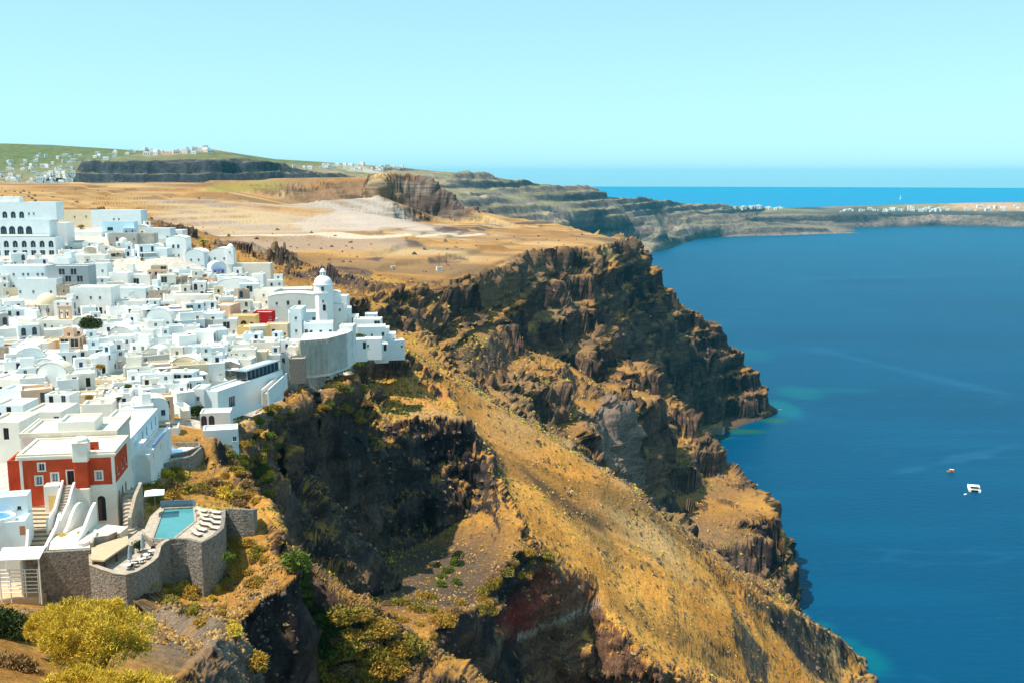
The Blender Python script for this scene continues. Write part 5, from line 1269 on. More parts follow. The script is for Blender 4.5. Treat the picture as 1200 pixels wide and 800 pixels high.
# indoors-outdoors of the lower left corner
def corner():
    p = at(14, 648, 137); root = tag(empty('white_house', p, R(14)), 'white house with round whirlpool on its roof beside the street steps', 'house')
    ANCH['x'] = (0, 0)
    volume(root, -9, 2.0, 0, 5, 0, 4.6, M['cool'], M['white2'], {'f': [('w', 6, 2.)]}, 'flat', 6)
    volume(root, -9, 1.7, 3.6, 6.5, 4.2, 7.2, M['cool'], M['white2'], {'f': [('s', 9.6, 1.)]}, 'flat', 0, wname='upper_wall')
    t = MB(); t.lathe([(2.0, 0), (2.0, .8), (1.6, .8), (1.6, .45)], 20, (-1.6, 1.9, 4.2)); t.build('whirlpool_rim', M['white2'], root, smooth=False)
    w = MB(); w.lathe([(1.6, .5), (.01, .5)], 20, (-1.6, 1.9, 4.2)); w.build('whirlpool_water', M['poolb'], root)
    s = MB(); s.box(1.25, 1.95, -.06, -.004, 2.6, 3.9); s.build('wooden_sign', M['terra'], root)
    rr_ = MB(); rr_.ribbon([(2.3, -.2), (2.6, -3), (2.4, -6)], .3, -4, [3.4, 1.8, .6]); rr_.build('side_parapet', M['white'], root)
    # pergola
    p = at(26, 690, 131); root = tag(empty('pergola', p, 0), 'white canopy pergola with white slatted railings at bottom left', 'pergola')
    z = (at(26, 648, z=243).z if False else 4.4)
    def lz(px, py, zz): q = Zp(px, py, p.z + zz); return (q[0]-p.x, q[1]-p.y)
    c = MB(); c.prism([lz(-4, 657, z), lz(46, 655, z), lz(54, 640, z), lz(3, 642, z)], z, z + .12); c.build('canopy', M['cloth'], root)
    for q in ((-2, 656.5), (45, 654.5), (53, 641), (6, 643)):
        x, y = lz(*q, z); m = MB(); m.box(x-.08, x+.08, y-.08, y+.08, -2, z-.003); m.build('post', M['frame'], root)
    for zz, (a, b) in ((2.6, (-6, 47)), (2.1, (-6, 47)), (1.6, (-6, 46)), (1.0, (-6, 45)), (.5, (-6, 45)), (.0, (-6, 45)), (-.5, (-6, 44))):
        y = 690 - zz * 8.6; m = MB(); x0, y0 = lz(a, y, zz); x1, y1 = lz(b, y - 1, zz); m.tube((x0, y0, zz), (x1, y1, zz), .07, 6); m.build('rail', M['frame'], root)
    for b in (12, 30, 45):
        x, y = lz(b, 690, 0); m = MB(); m.box(x-.06, x+.06, y+.09, y+.2, -2, 2.8); m.build('rail_post', M['frame'], root)
    fl = MB(); fl.prism([lz(-6, 703, -1.5), lz(46, 700, -1.5), lz(52, 655, -.5), lz(-6, 655, -.5)], -5, -1.5); fl.build('floor', M['deck'], root)
    for i in range(8):
        f = i / 8; a = lz(27 + 3*f, 700 - 52*f, -1.2 + 3.4*f); b = lz(47 + 3*f, 699 - 52*f, -1.2 + 3.4*f)
        s_ = MB(); s_.prism([a, b, (b[0]+.2, b[1]+1.4), (a[0]+.2, a[1]+1.4)], -3, -1.2 + 3.4*f); s_.build('step', M['deck'], root)
corner()
ANCH.pop('x')
# long white hotel wing right of the mansion, blue terrace
def wing():
    a = at(143, 569, 168); b = at(188, 536, 200); d = Vector((b.x-a.x, b.y-a.y)); w = d.length; ang = math.atan2(d.y, d.x)
    root = tag(empty('white_hotel_wing', a, ang), 'long white two storey wing with small windows running back from the mansion', 'house')
    volume(root, 0, w, 0, 8, 0, 6.2, M['cool'], M['roofc'], {'f': [('W', w*f, 3.6) for f in (.08, .2, .55, .66, .8, .92)] + [('G', w*f, .1) for f in (.12, .24)] + [('w', w*.7, 1.)]}, 'flat', 5)
    volume(root, w*.32, w*.95, -2.6, -.004, 0, 2.6, M['white'], M['roofw'], {'f': [('w', w*.1, 1.), ('w', w*.3, 1.)]}, 'flat', 5, wname='terrace_wall')
    aw = MB(); aw.box(w*.33, w*.42, -1.6, -.3, 4.6, 4.7); aw.build('awning', M['cloth'], root)
    bl = MB(); bl.box(w*.45, w*.9, -2.5, -2.3, 2.62, 3.3); bl.build('blue_railing', M['poolb'], root)
    s2 = at(190, 520, 212); r2 = tag(empty('white_house', s2, R(14)), 'small white house with planted flat roof at end of hotel wing', 'house')
    volume(r2, -3.4, 3.4, 0, 6, 0, 3.4, M['white'], M['roofstone'], {'f': [('D', 2, .05), ('w', 5, 1)]}, 'flat', 4)
    # blue jacuzzi terrace with dark stone wall
    Z2 = at(205, 530, 200).z; o = Vector((*Zp(205, 530, Z2), Z2)); root = tag(empty('blue_pool_terrace', o, 0), 'dark stone walled terrace with small bright blue pool', 'terrace')
    loc = lambda px, py: tuple(u - v for u, v in zip(Zp(px, py, Z2), (o.x, o.y)))
    pts = [(168, 549), (185, 540), (200, 534), (215, 532), (233, 526), (234, 521), (198, 521)]
    m = MB(); m.ribbon([loc(*q) for q in pts], .5, -5.5, [0, .1, .3, .5, .6, .6, .5]); m.build('stone_wall', M['stone'], root)
    f = MB(); f.prism([loc(*q) for q in [(170, 549), (185, 541), (200, 535), (215, 533), (232, 526), (233, 521), (198, 521), (180, 532)]], -4, -.4); f.build('floor', M['roofw'], root)
    pw2 = MB(); pw2.prism([loc(*q) for q in [(191, 529), (196, 525), (214, 525), (217, 529), (205, 531)]], -.39, -.2); pw2.build('pool_water', M['poolb'], root)
    rf = MB(); rf.ribbon([loc(*q) for q in [(191, 529), (196, 525), (214, 525), (217, 529), (205, 531), (191, 529)]], .2, -.39, -.1); rf.build('pool_rim', M['white'], root)
    # low stone wall under it
    o3 = at(160, 566, 182); r3 = MB(); L = [(155, 572, 184), (165, 560, 186), (180, 552, 188), (200, 548, 192), (225, 540, 196), (236, 530, 202)]
    Q = [at(*q) for q in L]; r3.ribbon([(q.x-o3.x, q.y-o3.y) for q in Q], .5, [q.z - o3.z - 4 for q in Q], [q.z - o3.z + 1.2 for q in Q]); ob = r3.build('dry_stone_wall', M['stone']); ob.location = o3; tag(ob, 'low curved dry stone wall beneath the blue pool terrace', 'wall')
wing()
# terrace furniture
def furniture():
    def parasol_closed(px, py, zf, label):
        q = Zp(px, py, zf); root = tag(empty('closed_parasol', Vector((*q, zf)), 0), label, 'parasol', 'closed parasols on the cafe terrace')
        a = MB(); a.tube((0, 0, 0), (0, 0, 3.0), .05); a.build('pole', M['metal'], root)
        b = MB(); b.lathe([(.08, 3.1), (.22, 2.6), (.32, 1.3), (.26, 1.1), (.05, 1.15)], 10); b.build('canopy', M['greyp'], root)
        c = MB(); c.lathe([(.4, 0), (.4, .1), (.06, .12)], 12, (0, 0, .002)); c.build('foot', M['metal'], root)
    parasol_closed(153, 664, 242.9, 'closed grey parasol left of the other on the cafe terrace'); parasol_closed(168, 650, 242.9, 'closed grey parasol right of the other on the cafe terrace')
    def table(px, py, zf, lab):
        q = Zp(px, py, zf); root = tag(empty('cafe_table', Vector((*q, zf)), 0), lab, 'table', 'round tables along the terrace wall')
        a = MB(); a.lathe([(.02, .72), (.5, .72), (.5, .76), (.02, .76)], 14); a.build('table_top', M['cloth'], root); b = MB(); b.tube((0, 0, 0), (0, 0, .718), .05); b.lathe([(.3, .002), (.28, .05), (.05, .06)], 10); b.build('leg', M['metal'], root)
    def chair(px, py, zf, lab, rz):
        q = Zp(px, py, zf); root = tag(empty('cafe_chair', Vector((*q, zf)), rz), lab, 'chair', 'dark chairs along the terrace wall')
        a = MB(); a.box(-.25, .25, -.25, .25, .42, .47); a.build('seat', M['wood'], root); b = MB(); b.box(-.25, .25, .2, .25, .474, .95); b.build('backrest', M['wood'], root)
        for x in (-.22, .22):
            for y in (-.22, .22): l = MB(); l.tube((x, y, 0), (x, y, .418), .025, 5); l.build('leg', M['metal'], root)
    tp = [(150, 667), (158, 664), (165, 660), (172, 655), (178, 650)]
    for i, (x, y) in enumerate(tp): table(x, y, 242.9, f'{ordw[i] if i else "leftmost"} round white table from the left along the curved cafe wall')
    for i, (x, y) in enumerate([(154, 667), (161, 663.5), (168, 659), (175, 653.5), (180, 647)]): chair(x, y, 242.9, f'{ordw[i] if i else "leftmost"} dark cafe chair from the left by the curved wall', random.uniform(0, 6))
    def lounger(px, py, zf, rz, lab):
        q = Zp(px, py, zf); root = tag(empty('sun_lounger', Vector((*q, zf)), R(rz)), lab, 'sun lounger', 'white sun loungers on the pool deck')
        a = MB(); a.box(-.35, .35, -.95, .95, .25, .3); a.build('frame', M['wood'], root)
        b = MB(); b.box(-.32, .32, -.9, .3, .303, .4); b.build('mattress', M['roofc'], root)
        c = MB(); c.add([(-.32, .3, .303), (.32, .3, .303), (.32, .92, .7), (-.32, .92, .7), (-.32, .3, .41), (.32, .3, .41), (.32, .86, .8), (-.32, .86, .8)], [(0,3,2,1),(4,5,6,7),(0,1,5,4),(1,2,6,5),(2,3,7,6),(3,0,4,7)]); c.build('backrest', M['roofc'], root)
        for x in (-.3, .3):
            for y in (-.85, .85): l = MB(); l.box(x-.03, x+.03, y-.03, y+.03, 0, .248); l.build('leg', M['wood'], root)
    for i, (x, y, r) in enumerate([(236, 600, 70), (238, 605, 72), (241, 610, 75), (240, 616, 70), (236, 622, 60), (231, 627, 50), (252, 602, 80), (254, 608, 80), (254, 614, 80), (251, 620, 70)]):
        lounger(x, y, PZ - .05, r, f'{"nearest" if i in (5, 9) else ordw[5-i] if i < 6 else ordw[9-i]} sun lounger from the front in {"poolside" if i < 6 else "outer"} row')
    def parasol_open(px, py, zf, lab, r=1.6, m='cloth', sq=True):
        q = Zp(px, py, zf); root = tag(empty('open_parasol', Vector((*q, zf)), .3), lab, 'parasol', 'open pale parasols of the town')
        a = MB(); a.tube((0, 0, 0), (0, 0, 2.5), .05); a.build('pole', M['metal'], root)
        b = MB(); n = 4 if sq else 8; b.lathe([(.03, 2.85), (r, 2.3), (r, 2.2), (.03, 2.7)], n, a0=R(45)); b.build('canopy', M[m], root)
    parasol_open(182, 594, PZ + 1.2, 'open white square parasol on the slope behind the pool', 2.0)
    spots = [(20, 377, 'by the left edge below old dome'), (30, 380, 'just left of the old cream dome church'), (172, 380, 'right of the glazed bay house'), (138, 488, 'above the arched recess house'), (150, 505, 'on a roof right of the mansion'), (352, 420, 'over the dark stone terrace'), (225, 408, 'beside the indigo awning house'), (228, 436, 'near the glazed porch house'), (110, 440, 'on the cube house roof terrace'), (142, 420, 'behind the curved terrace house')]
    for x, y, t in spots:
        g = ground_at(x, y); q = g; root = tag(empty('open_parasol', q + Vector((0, 0, 2.6)), .3), 'open white parasol ' + t, 'parasol', 'open pale parasols of the town')
        a = MB(); a.tube((0, 0, -3), (0, 0, 2.4), .05); a.build('pole', M['metal'], root); b = MB(); b.lathe([(.03, 2.8), (1.5, 2.25), (1.5, 2.17), (.03, 2.65)], 8); b.build('canopy', M['cloth'], root)
furniture()
# ------------------------------------------------------------------ plants
def leafmat(name, c0, c1, c2):
    m = bpy.data.materials.new(name); nt, N, L, b = nodes_of(m)
    a = N.new('ShaderNodeAttribute'); a.attribute_name = 'Col'; sp = N.new('ShaderNodeSeparateColor'); L.new(a.outputs['Color'], sp.inputs[0])
    rp = N.new('ShaderNodeValToRGB'); L.new(sp.outputs[0], rp.inputs['Fac'])
    rp.color_ramp.elements[0].color = (*c0, 1); rp.color_ramp.elements[1].color = (*c2, 1); e = rp.color_ramp.elements.new(.5); e.color = (*c1, 1)
    L.new(rp.outputs['Color'], b.inputs['Base Color']); b.inputs['Roughness'].default_value = .8; b.inputs['Specular IOR Level'].default_value = .15
    return m
LM = {'gold': leafmat('gold_scrub', (.16, .09, .015), (.40, .24, .035), (.62, .41, .07)),
      'olive': leafmat('olive_scrub', (.10, .085, .012), (.26, .20, .03), (.44, .34, .05)),
      'green': leafmat('green_foliage', (.03, .055, .008), (.12, .16, .02), (.27, .31, .04)),
      'brown': leafmat('brown_scrub', (.14, .075, .03), (.30, .18, .07), (.45, .30, .13)),
      'broom': leafmat('yellow_broom', (.30, .19, .02), (.66, .47, .05), (.90, .72, .18)),
      'dark': leafmat('dark_foliage', (.015, .028, .008), (.04, .06, .014), (.09, .11, .025)),
      'bark': M['wood']}
def crown_mesh(name, r, n, leaf, lm, seed, clumps=14, flat=.75, up=0., long=1.8, lift=.35, rag=False):
    g = np.random.default_rng(seed)
    c = g.normal(size=(clumps, 3)); c /= np.linalg.norm(c, axis=1, keepdims=True); c *= (g.random((clumps, 1)) ** .5) * .68; c[:, 2] = np.abs(c[:, 2]) * .9 - .15 + lift * 0
    cr = .28 + .28 * g.random(clumps)
    if rag: c *= 1.25; cr = .10 + .24 * g.random(clumps) ** 1.5
    k = g.integers(0, clumps, n); d = g.normal(size=(n, 3)); d /= np.linalg.norm(d, axis=1, keepdims=True)
    p = c[k] + d * (cr[k] * (.55 + .45 * g.random(n) ** .4))[:, None]
    p[:, 2] = np.maximum(p[:, 2], -.25)
    p = p * np.array([r, r, r * flat]) + np.array([0, 0, r * flat * .35])
    t = g.normal(size=(n, 3)) + d * .8; t[:, 2] += up; t /= np.linalg.norm(t, axis=1, keepdims=True)
    w = np.cross(t, g.normal(size=(n, 3))); w /= np.linalg.norm(w, axis=1, keepdims=True)
    s = leaf * (.6 + .8 * g.random((n, 1)))
    V = np.stack([p - w * s * .5, p + t * s * long * .5 - w * s * .15, p + t * s * long, p + w * s * .5], axis=1).reshape(-1, 3)
    Fq = np.arange(4 * n).reshape(n, 4)
    col = np.clip(.45 + .3 * (g.random(clumps)[k] - .5) + .35 * (g.random(n) - .5), 0, 1)
    C = np.repeat(col, 4)[:, None] * np.ones((1, 3))
    o = np_mesh(name, V, Fq, LM[lm], False, {'Col': C}); COL.objects.unlink(o); me = o.data; bpy.data.objects.remove(o)
    return me
SH = {}
for lm in ('gold', 'olive', 'green', 'brown', 'dark', 'broom'):
    SH[lm] = [crown_mesh('foliage', 1., 1500, .105, lm, 40 + i + 7 * len(SH), 12) for i in range(3)]
stem_mb = MB()
for k in range(5):
    a = 2 * math.pi * k / 5; stem_mb.tube((0, 0, -.5), (.5 * math.cos(a), .5 * math.sin(a), .45), .05, 5, r2=.02)
_st = stem_mb.build('stem', M['wood']); COL.objects.unlink(_st); stem_me = _st.data; bpy.data.objects.remove(_st)
def surf(px, py):
    """displaced terrain point seen at a pixel"""
    i = int(np.argmin(np.abs(gG[:, 600, 0] / gG[:, 600, 1] - (px - 600) / F / (cT + (400 - py) / F * sT))))
    best = None
    for ii in (i,):
        Yc = gG[ii, :, 1]; f = Yc * cT - (gG[ii, :, 2] - CZ) * sT; pyy = 400 - F * (Yc * sT + (gG[ii, :, 2] - CZ) * cT) / f
        h = np.nonzero((pyy <= py) & (Yc > 45))[0]
        if len(h): return Vector(gG[ii, h[0]])
    return ground_at(px, py)
def shrub(p, r, lm, label, group, name='shrub', flat=1.):
    root = tag(empty(name, p, random.uniform(0, 6)), label, 'shrub', group)
    s = link(bpy.data.objects.new('stem', stem_me), root); s.scale = (r, r, r)
    c = link(bpy.data.objects.new('foliage', random.choice(SH[lm])), root); c.scale = (r, r, r * flat)
    return root
# the big yellow broom in the foreground
def broom():
    for px, py, Y, r, lab, sd in ((112, 764, 74, 4.6, 'big bright yellow-green broom bush filling the bottom left foreground', 3), (150, 838, 66, 3.6, 'yellow-green broom bush cut by the bottom edge, right of the biggest', 5), (62, 742, 80, 2.4, 'smaller yellow broom bush left of the biggest foreground bush', 8), (88, 820, 68, 2.6, 'orange-yellow low bush under the biggest foreground broom', 9)):
        p = at(px, py, Y); root = tag(empty('broom_bush', p, 0), lab, 'bush', 'broom bushes in the foreground')
        m = crown_mesh('foliage', r, int(15000 * r), .075, 'broom', sd, 70, .85, up=1.1, long=3.6, rag=True); link(bpy.data.objects.new('foliage', m), root)
        s = link(bpy.data.objects.new('stem', stem_me), root); s.scale = (r, r, r)
    for px, py, Y, r, lab in ((-4, 760, 84, 4.0, 'dark green bush at the left edge beside the yellow broom'), (12, 800, 72, 2.4, 'low dark brown-green bush in the bottom left corner')):
        p = at(px, py, Y); root = tag(empty('broom_bush', p, 0), lab, 'bush', 'dark bushes at the left edge')
        m = crown_mesh('foliage', r, int(3500 * r), .15, 'dark' if r > 3 else 'brown', 5, 20, .8, up=.4, long=2.2); link(bpy.data.objects.new('foliage', m), root)
        s = link(bpy.data.objects.new('stem', stem_me), root); s.scale = (r, r, r)
broom()
def tree(px, py, Y, h, r, lm, label, name='tree', n=5200):
    p = at(px, py, Y) if Y else surf(px, py)
    root = tag(empty(name, p, random.uniform(0, 6)), label, 'tree')
    t = MB(); t.tube((0, 0, -1), (.1, 0, h * .5), .22, 7, r2=.14)
    for k in range(5): a = 1.26 * k; t.tube((.1, 0, h * .42), (r * .55 * math.cos(a), r * .55 * math.sin(a), h * .75), .12, 6, r2=.04)
    t.build('trunk', M['wood'], root)
    c = link(bpy.data.objects.new('crown', crown_mesh('crown', r, n, .26, lm, int(px + py), 20, .8)), root); c.location = (0, 0, h * .55)
tree(107, 396, 292, 5.5, 3.6, 'dark', 'dark green round tree beside the belfry church')
tree(232, 497, 236, 4.5, 2.0, 'dark', 'small dark tree at foot of the steep corner house')
tree(418, 408, 352, 5, 3.4, 'green', 'bright green tree between the last two white house clusters')
tree(408, 393, 362, 4, 2.6, 'green', 'green tree right of the domed church under the rock')
tree(236, 294, 446, 5., .9, 'dark', 'thin dark tree by the small bell church') if False else None
for i, (px, py, r, lm, lab) in enumerate([(418, 436, 5.4, 'green', 'spreading bright green tree below the concrete retaining wall, right one'), (398, 443, 5.2, 'green', 'spreading bright green tree below the concrete retaining wall, left one'), (372, 438, 3., 'dark', 'dark bush at foot of the concrete retaining wall'), (430, 420, 3.8, 'green', 'green tree just right of the concrete retaining wall')]):
    tree(px, py, None, 3.2, r, lm, lab)
# palm
def palm():
    p = at(239, 297, 450); root = tag(empty('palm_tree', p, 0), 'palm tree with drooping yellow-green fronds on the skyline of the town', 'tree')
    t = MB(); t.tube((0, 0, -2), (.1, 0, 5.2), .42, 9, r2=.34); t.build('trunk', M['wood'], root)
    V = []; Fs = []; Cc = []
    g = random.Random(3)
    for k in range(38):
        a = g.uniform(0, 6.28); el = g.uniform(-.1, 1.2); L = g.uniform(2.4, 3.2); prev = None
        for i in range(9):
            f = i / 8; r = L * f * math.cos(el * (1 - .4*f)); z = 5.2 + L * f * math.sin(el) - 1.6 * f * f
            w = .42 * math.sin(math.pi * min(.15 + f * .85, .98)); q = (-math.sin(a) * w, math.cos(a) * w)
            V += [(r*math.cos(a)+q[0], r*math.sin(a)+q[1], z - .12), (r*math.cos(a), r*math.sin(a), z), (r*math.cos(a)-q[0], r*math.sin(a)-q[1], z - .12)]
            b = len(V) - 3
            if i: Fs += [(b-3, b-2, b+1, b), (b-2, b-1, b+2, b+1)]
            Cc += [g.uniform(.3, .9)] * 3
    np_mesh('fronds', V, Fs, LM['olive'], False, {'Col': np.array(Cc)[:, None] * np.ones((1, 3))}, root)
palm()
# shrubs one can tell apart on the near slopes
G1 = 'golden shrubs on the slope above the pool'; G2 = 'shrubs on the rock nose below the pool'; G3 = 'shrubs in the gully below the dark cliff'; G4 = 'shrubs below the end of the town'; G5 = 'flowering shrubs on town terraces'
def field(n, poly, rr_, lms, group, word, pcat='shrub'):
    xs = [p[0] for p in poly]; ys = [p[1] for p in poly]; k = 0; out = []
    g = random.Random(hash(word) % 1000 if False else len(word) * 7 + n)
    while k < n:
        px, py = g.uniform(min(xs), max(xs)), g.uniform(min(ys), max(ys))
        if not inside(poly, px, py): continue
        p = surf(px, py); r = g.uniform(*rr_); lm = g.choice(lms)
        shrub(p - Vector((0, 0, r * .15)), r, lm, word.format(c={'gold': 'golden', 'olive': 'olive', 'green': 'green', 'brown': 'reddish brown', 'dark': 'dark green', 'broom': 'yellow'}[lm]), f'{group}, {lm} ones', flat=g.uniform(.7, 1.1)); k += 1
field(46, [(160, 560), (200, 552), (240, 545), (262, 552), (300, 590), (300, 598), (262, 594), (230, 586), (190, 588), (168, 575)], (1.2, 2.6), ['gold', 'gold', 'olive', 'brown', 'broom'], G1, '{c} rounded shrub on the dry slope behind the swimming pool')
field(20, [(236, 540), (262, 528), (300, 560), (330, 590), (345, 640), (310, 600), (270, 560)], (1.2, 2.4), ['gold', 'olive', 'brown', 'gold'], G1 + ' edge', '{c} rounded shrub along the cliff edge right of the pool slope')
field(54, [(192, 648), (232, 646), (262, 640), (285, 615), (312, 618), (310, 650), (285, 690), (262, 712), (290, 760), (300, 790), (270, 790), (240, 740), (205, 720), (188, 690)], (.9, 1.9), ['gold', 'gold', 'olive', 'broom'], G2, '{c} shrub on the rock nose under the curved stone walls')
field(26, [(345, 655), (372, 700), (405, 745), (395, 775), (370, 740), (350, 700)], (1.6, 3.2), ['green', 'green', 'dark'], G3 + ' strip', '{c} bush in the green strip along the bowl floor')
field(84, [(370, 770), (400, 720), (440, 705), (480, 700), (560, 695), (600, 650), (640, 640), (636, 668), (580, 722), (520, 738), (490, 760), (470, 798), (380, 798)], (1.6, 3.1), ['gold', 'olive', 'brown', 'gold', 'olive'], G3, '{c} shrub in the hollow below the big dark cliff')
field(28, [(265, 628), (296, 622), (328, 646), (316, 680), (292, 698), (262, 690)], (.7, 1.5), ['gold', 'gold', 'brown', 'olive'], 'shrubs on top of the rock nose', '{c} low shrub on the flat top of the rock nose')
field(10, [(512, 655), (545, 650), (548, 690), (515, 690)], (1.4, 2.6), ['green', 'dark'], G3 + ' right', '{c} bush at the right foot of the dark cliff')
field(40, [(370, 455), (400, 440), (440, 445), (430, 470), (440, 520), (410, 500), (380, 480)], (1.2, 2.4), ['olive', 'green', 'gold', 'brown'], G4, '{c} shrub on the ledge below the retaining wall trees')
field(22, [(285, 500), (330, 470), (345, 500), (330, 540), (290, 530)], (1.1, 2.2), ['olive', 'gold', 'green'], G4 + ' left', '{c} shrub on the shaded rock under the great white building')
field(26, [(245, 520), (270, 520), (330, 560), (320, 568), (285, 550), (250, 535)], (1.3, 2.4), ['green', 'green', 'broom', 'olive'], 'reeds under the low terrace house', '{c} reedy shrub under the low white terrace house')
for px, py, lm, lab in [(8, 308, 'gold', 'under the arcaded hotel'), (78, 268, 'olive', 'left on the terrace below the cream villa'), (95, 267, 'gold', 'right on the terrace below the cream villa'), (180, 375, 'broom', 'right of the glazed bay house'), (272, 328, 'gold', 'behind the barrel vaulted hall, left one'), (284, 327, 'gold', 'behind the barrel vaulted hall, middle one'), (294, 330, 'gold', 'behind the barrel vaulted hall, right one'), (262, 330, 'gold', 'at the left end of the vaulted hall'), (108, 436, 'green', 'by the plain wide cube house'), (190, 404, 'olive', 'beside the veranda house with indigo awning'), (215, 444, 'gold', 'on the glazed porch house'), (220, 472, 'broom', 'on a terrace above the steep corner house'), (10, 412, 'olive', 'on the flat roof left of ochre gable'), (5, 440, 'gold', 'at the left edge above warm-white house'), (186, 352, 'green', 'above the rubble stone panel'), (172, 478, 'gold', 'left in the grassy gap among the houses'), (186, 486, 'olive', 'right in the grassy gap among the houses'), (72, 632, 'broom', 'at the top of the stone wall by the white stairs'), (98, 629, 'green', 'in the white curved planted bed'), (163, 640, 'dark', 'behind the tan deck'), (150, 576, 'olive', 'right behind the red mansion'), (268, 655, 'green', 'against the curved wall right of the pool')]:
    p = ground_at(px, py); r = 1.2 if p.y < 300 else 1.7
    if py > 600: p = at(px, py, z=243.6); r = 1.1
    shrub(p, r, lm, {'gold': 'golden', 'olive': 'olive', 'green': 'green', 'broom': 'yellow', 'dark': 'dark green'}[lm] + ' bush ' + lab, None, name='garden_bush')
for (root_, px_, py_, w_, h_, *_r) in random.sample(placed, 46):
    p = ground_at(px_ + 4, py_ + 3); best, dr, k = near_phrase(px_, py_); lm = random.choice(['gold', 'olive', 'green', 'green'])
    shrub(p + Vector((0, -1.5, random.choice([.2, 2.6]))), random.uniform(.6, 1.3), lm, f"{dict(gold='golden', olive='olive', green='green')[lm]} potted bush among houses, {['nearest', 'second', 'third', 'fourth', 'fifth', 'sixth'][min(k, 5)]} {dr} {best}", 'potted bushes of the town terraces', name='garden_bush')
# low ground cover of the slopes: far too many to count
def cover(name, n, lm, szr, wmask, label, seed):
    g = np.random.default_rng(seed)
    w = np.maximum(wmask.ravel().astype(float), 0); w /= w.sum(); idx = g.choice(len(w), n, p=w)
    P_ = gG.reshape(-1, 3)[idx] + g.normal(size=(n, 3)) * .12
    base = np.array([(1,0,0),(-.5,.87,0),(-.5,-.87,0),(.25,.45,.55),(.3,-.5,.6),(-.55,0,.6),(0,0,.85)]) ; fc = np.array([(0,3,4),(0,1,3),(1,5,3),(1,2,5),(2,4,5),(2,0,4),(3,6,4),(3,5,6),(5,4,6)])
    s = (szr[0] + (szr[1]-szr[0]) * g.random(n) ** 2.2) * np.clip(P_[:, 1] / 320, .5, 2.6)
    a = g.random(n) * 6.28; ca, sa = np.cos(a), np.sin(a)
    V = base[None] * (1 + .35 * g.normal(size=(n, 7, 3))) * s[:, None, None]
    V = np.stack([V[..., 0]*ca[:, None] - V[..., 1]*sa[:, None], V[..., 0]*sa[:, None] + V[..., 1]*ca[:, None], V[..., 2] - .1 * s[:, None]], axis=2) + P_[:, None, :]
    Fq = (fc[None] + (np.arange(n) * 7)[:, None, None]).reshape(-1, 3)
    C = np.repeat(g.random(n), 7)[:, None] * np.ones((1, 3))
    tag(np_mesh(name, V.reshape(-1, 3), Fq, lm, False, {'Col': C}), kind='stuff')['label'] = label
Yg = gG[..., 1]; dA = 1.0 / Yg ** .6
soft = (1 - sstep(.3, .5, gst)) * (gG[..., 2] > 3) * (townm * 0 + 1) * (1 - town) * (Yg > 95) * (1 - sstep(560, 640, Yg) * (gG[..., 2] > 195)) * (Yg < 800) * (1 - blob0)
tuftm = leafmat('dry_tufts', (.16, .085, .02), (.34, .18, .035), (.52, .29, .06))
cover('dry_grass_tufts', 60000, tuftm, (.12, .5), soft * dA * (.1 + sstep(-.2, .4, gn2) ** 2), 'golden dry tufts covering the slopes', 1)
cover('low_scrub', 26000, LM['olive'], (.16, .8), soft * dA * sstep(0, .4, n_patch) ** 2 * (1 - .8 * gspur), 'olive low scrub scattered over the slopes', 2)
cover('brown_scrub', 24000, LM['brown'], (.16, .8), soft * dA * sstep(.2, -.3, n_patch) * (.1 + sstep(0, .4, gn2)), 'brown low scrub scattered over the slopes', 4)
rockm = leafmat('loose_rock', (.05, .038, .035), (.13, .09, .07), (.16, .115, .09))
cover('loose_rocks', 26000, rockm, (.15, 1.1), (gG[..., 2] > 1) * (1 - town) * (Yg > 110) * (Yg < 1250) * dA * (.15 + sstep(.15, .4, gst)) * (1 - blob0), 'dark loose rocks and boulders on ledges', 3)
# ------------------------------------------------------------------ boats, ruin, far villages
def hull(L, W, H, m, root, name='hull', x0=0):
    mb = MB(); n = 12; secs = []
    for i in range(n + 1):
        f = i / n; w = W/2 * (1 - max(0, (f - .55) / .45) ** 2.2) + .02; secs.append((f * L - L/2, w, H * (1 + .25 * f * f)))
    V = []; Fs = []
    for x, w, h in secs: V += [(x0 - w, x, h), (x0 - w * .75, x, -.4), (x0 + w * .75, x, -.4), (x0 + w, x, h)]
    for i in range(n):
        a = 4*i
        for k in range(3): Fs.append((a+k, a+k+1, a+4+k+1, a+4+k))
        Fs.append((a+3, a, a+4, a+7))
    Fs += [(0, 3, 2, 1), (4*n, 4*n+1, 4*n+2, 4*n+3)]
    mb.add(V, Fs); return mb.build(name, m, root, smooth=False)
p = at(1141, 573, z=0); cat_ = tag(empty('catamaran', p, R(-18)), 'white catamaran with deck cabin anchored off the cliffs', 'boat')
cat_.scale = (1.25,) * 3
for x in (-3.4, 3.4): hull(15, 1.9, 1.6, M['white2'], cat_, x0=x)
mb = MB(); mb.box(-4.1, 4.1, -7, 3.2, 1.5, 1.9); mb.build('deck', M['white2'], cat_)
mb = MB(); mb.prism([(-3.2, -3.5), (3.2, -3.5), (3.0, 1.4), (1.6, 2.6), (-1.6, 2.6), (-3.0, 1.4)], 1.903, 3.1); cb = mb.build('cabin', M['white2'], cat_)
mb = MB(); mb.box(-2.7, 2.7, -3.56, -3.503, 2.1, 2.9); mb.box(-3.22, 3.22, -2.6, .6, 2.5, 2.9); mb.build('cabin_window', M['glass'], cb)
mb = MB(); mb.box(-3.4, 3.4, -6.4, -1.2, 4.1, 4.25); mb.build('cockpit_roof', M['white2'], cat_)
mb = MB()
for x in (-3.2, 3.2):
    for y in (-6.2, -3.4): mb.tube((x, y, 1.9), (x, y, 4.098), .06)
mb.build('roof_posts', M['frame'], cat_)
mb = MB(); mb.box(-2.6, 2.6, -6.6, -4.4, 1.903, 2.35); mb.build('cockpit_bench', M['deck'], cat_)
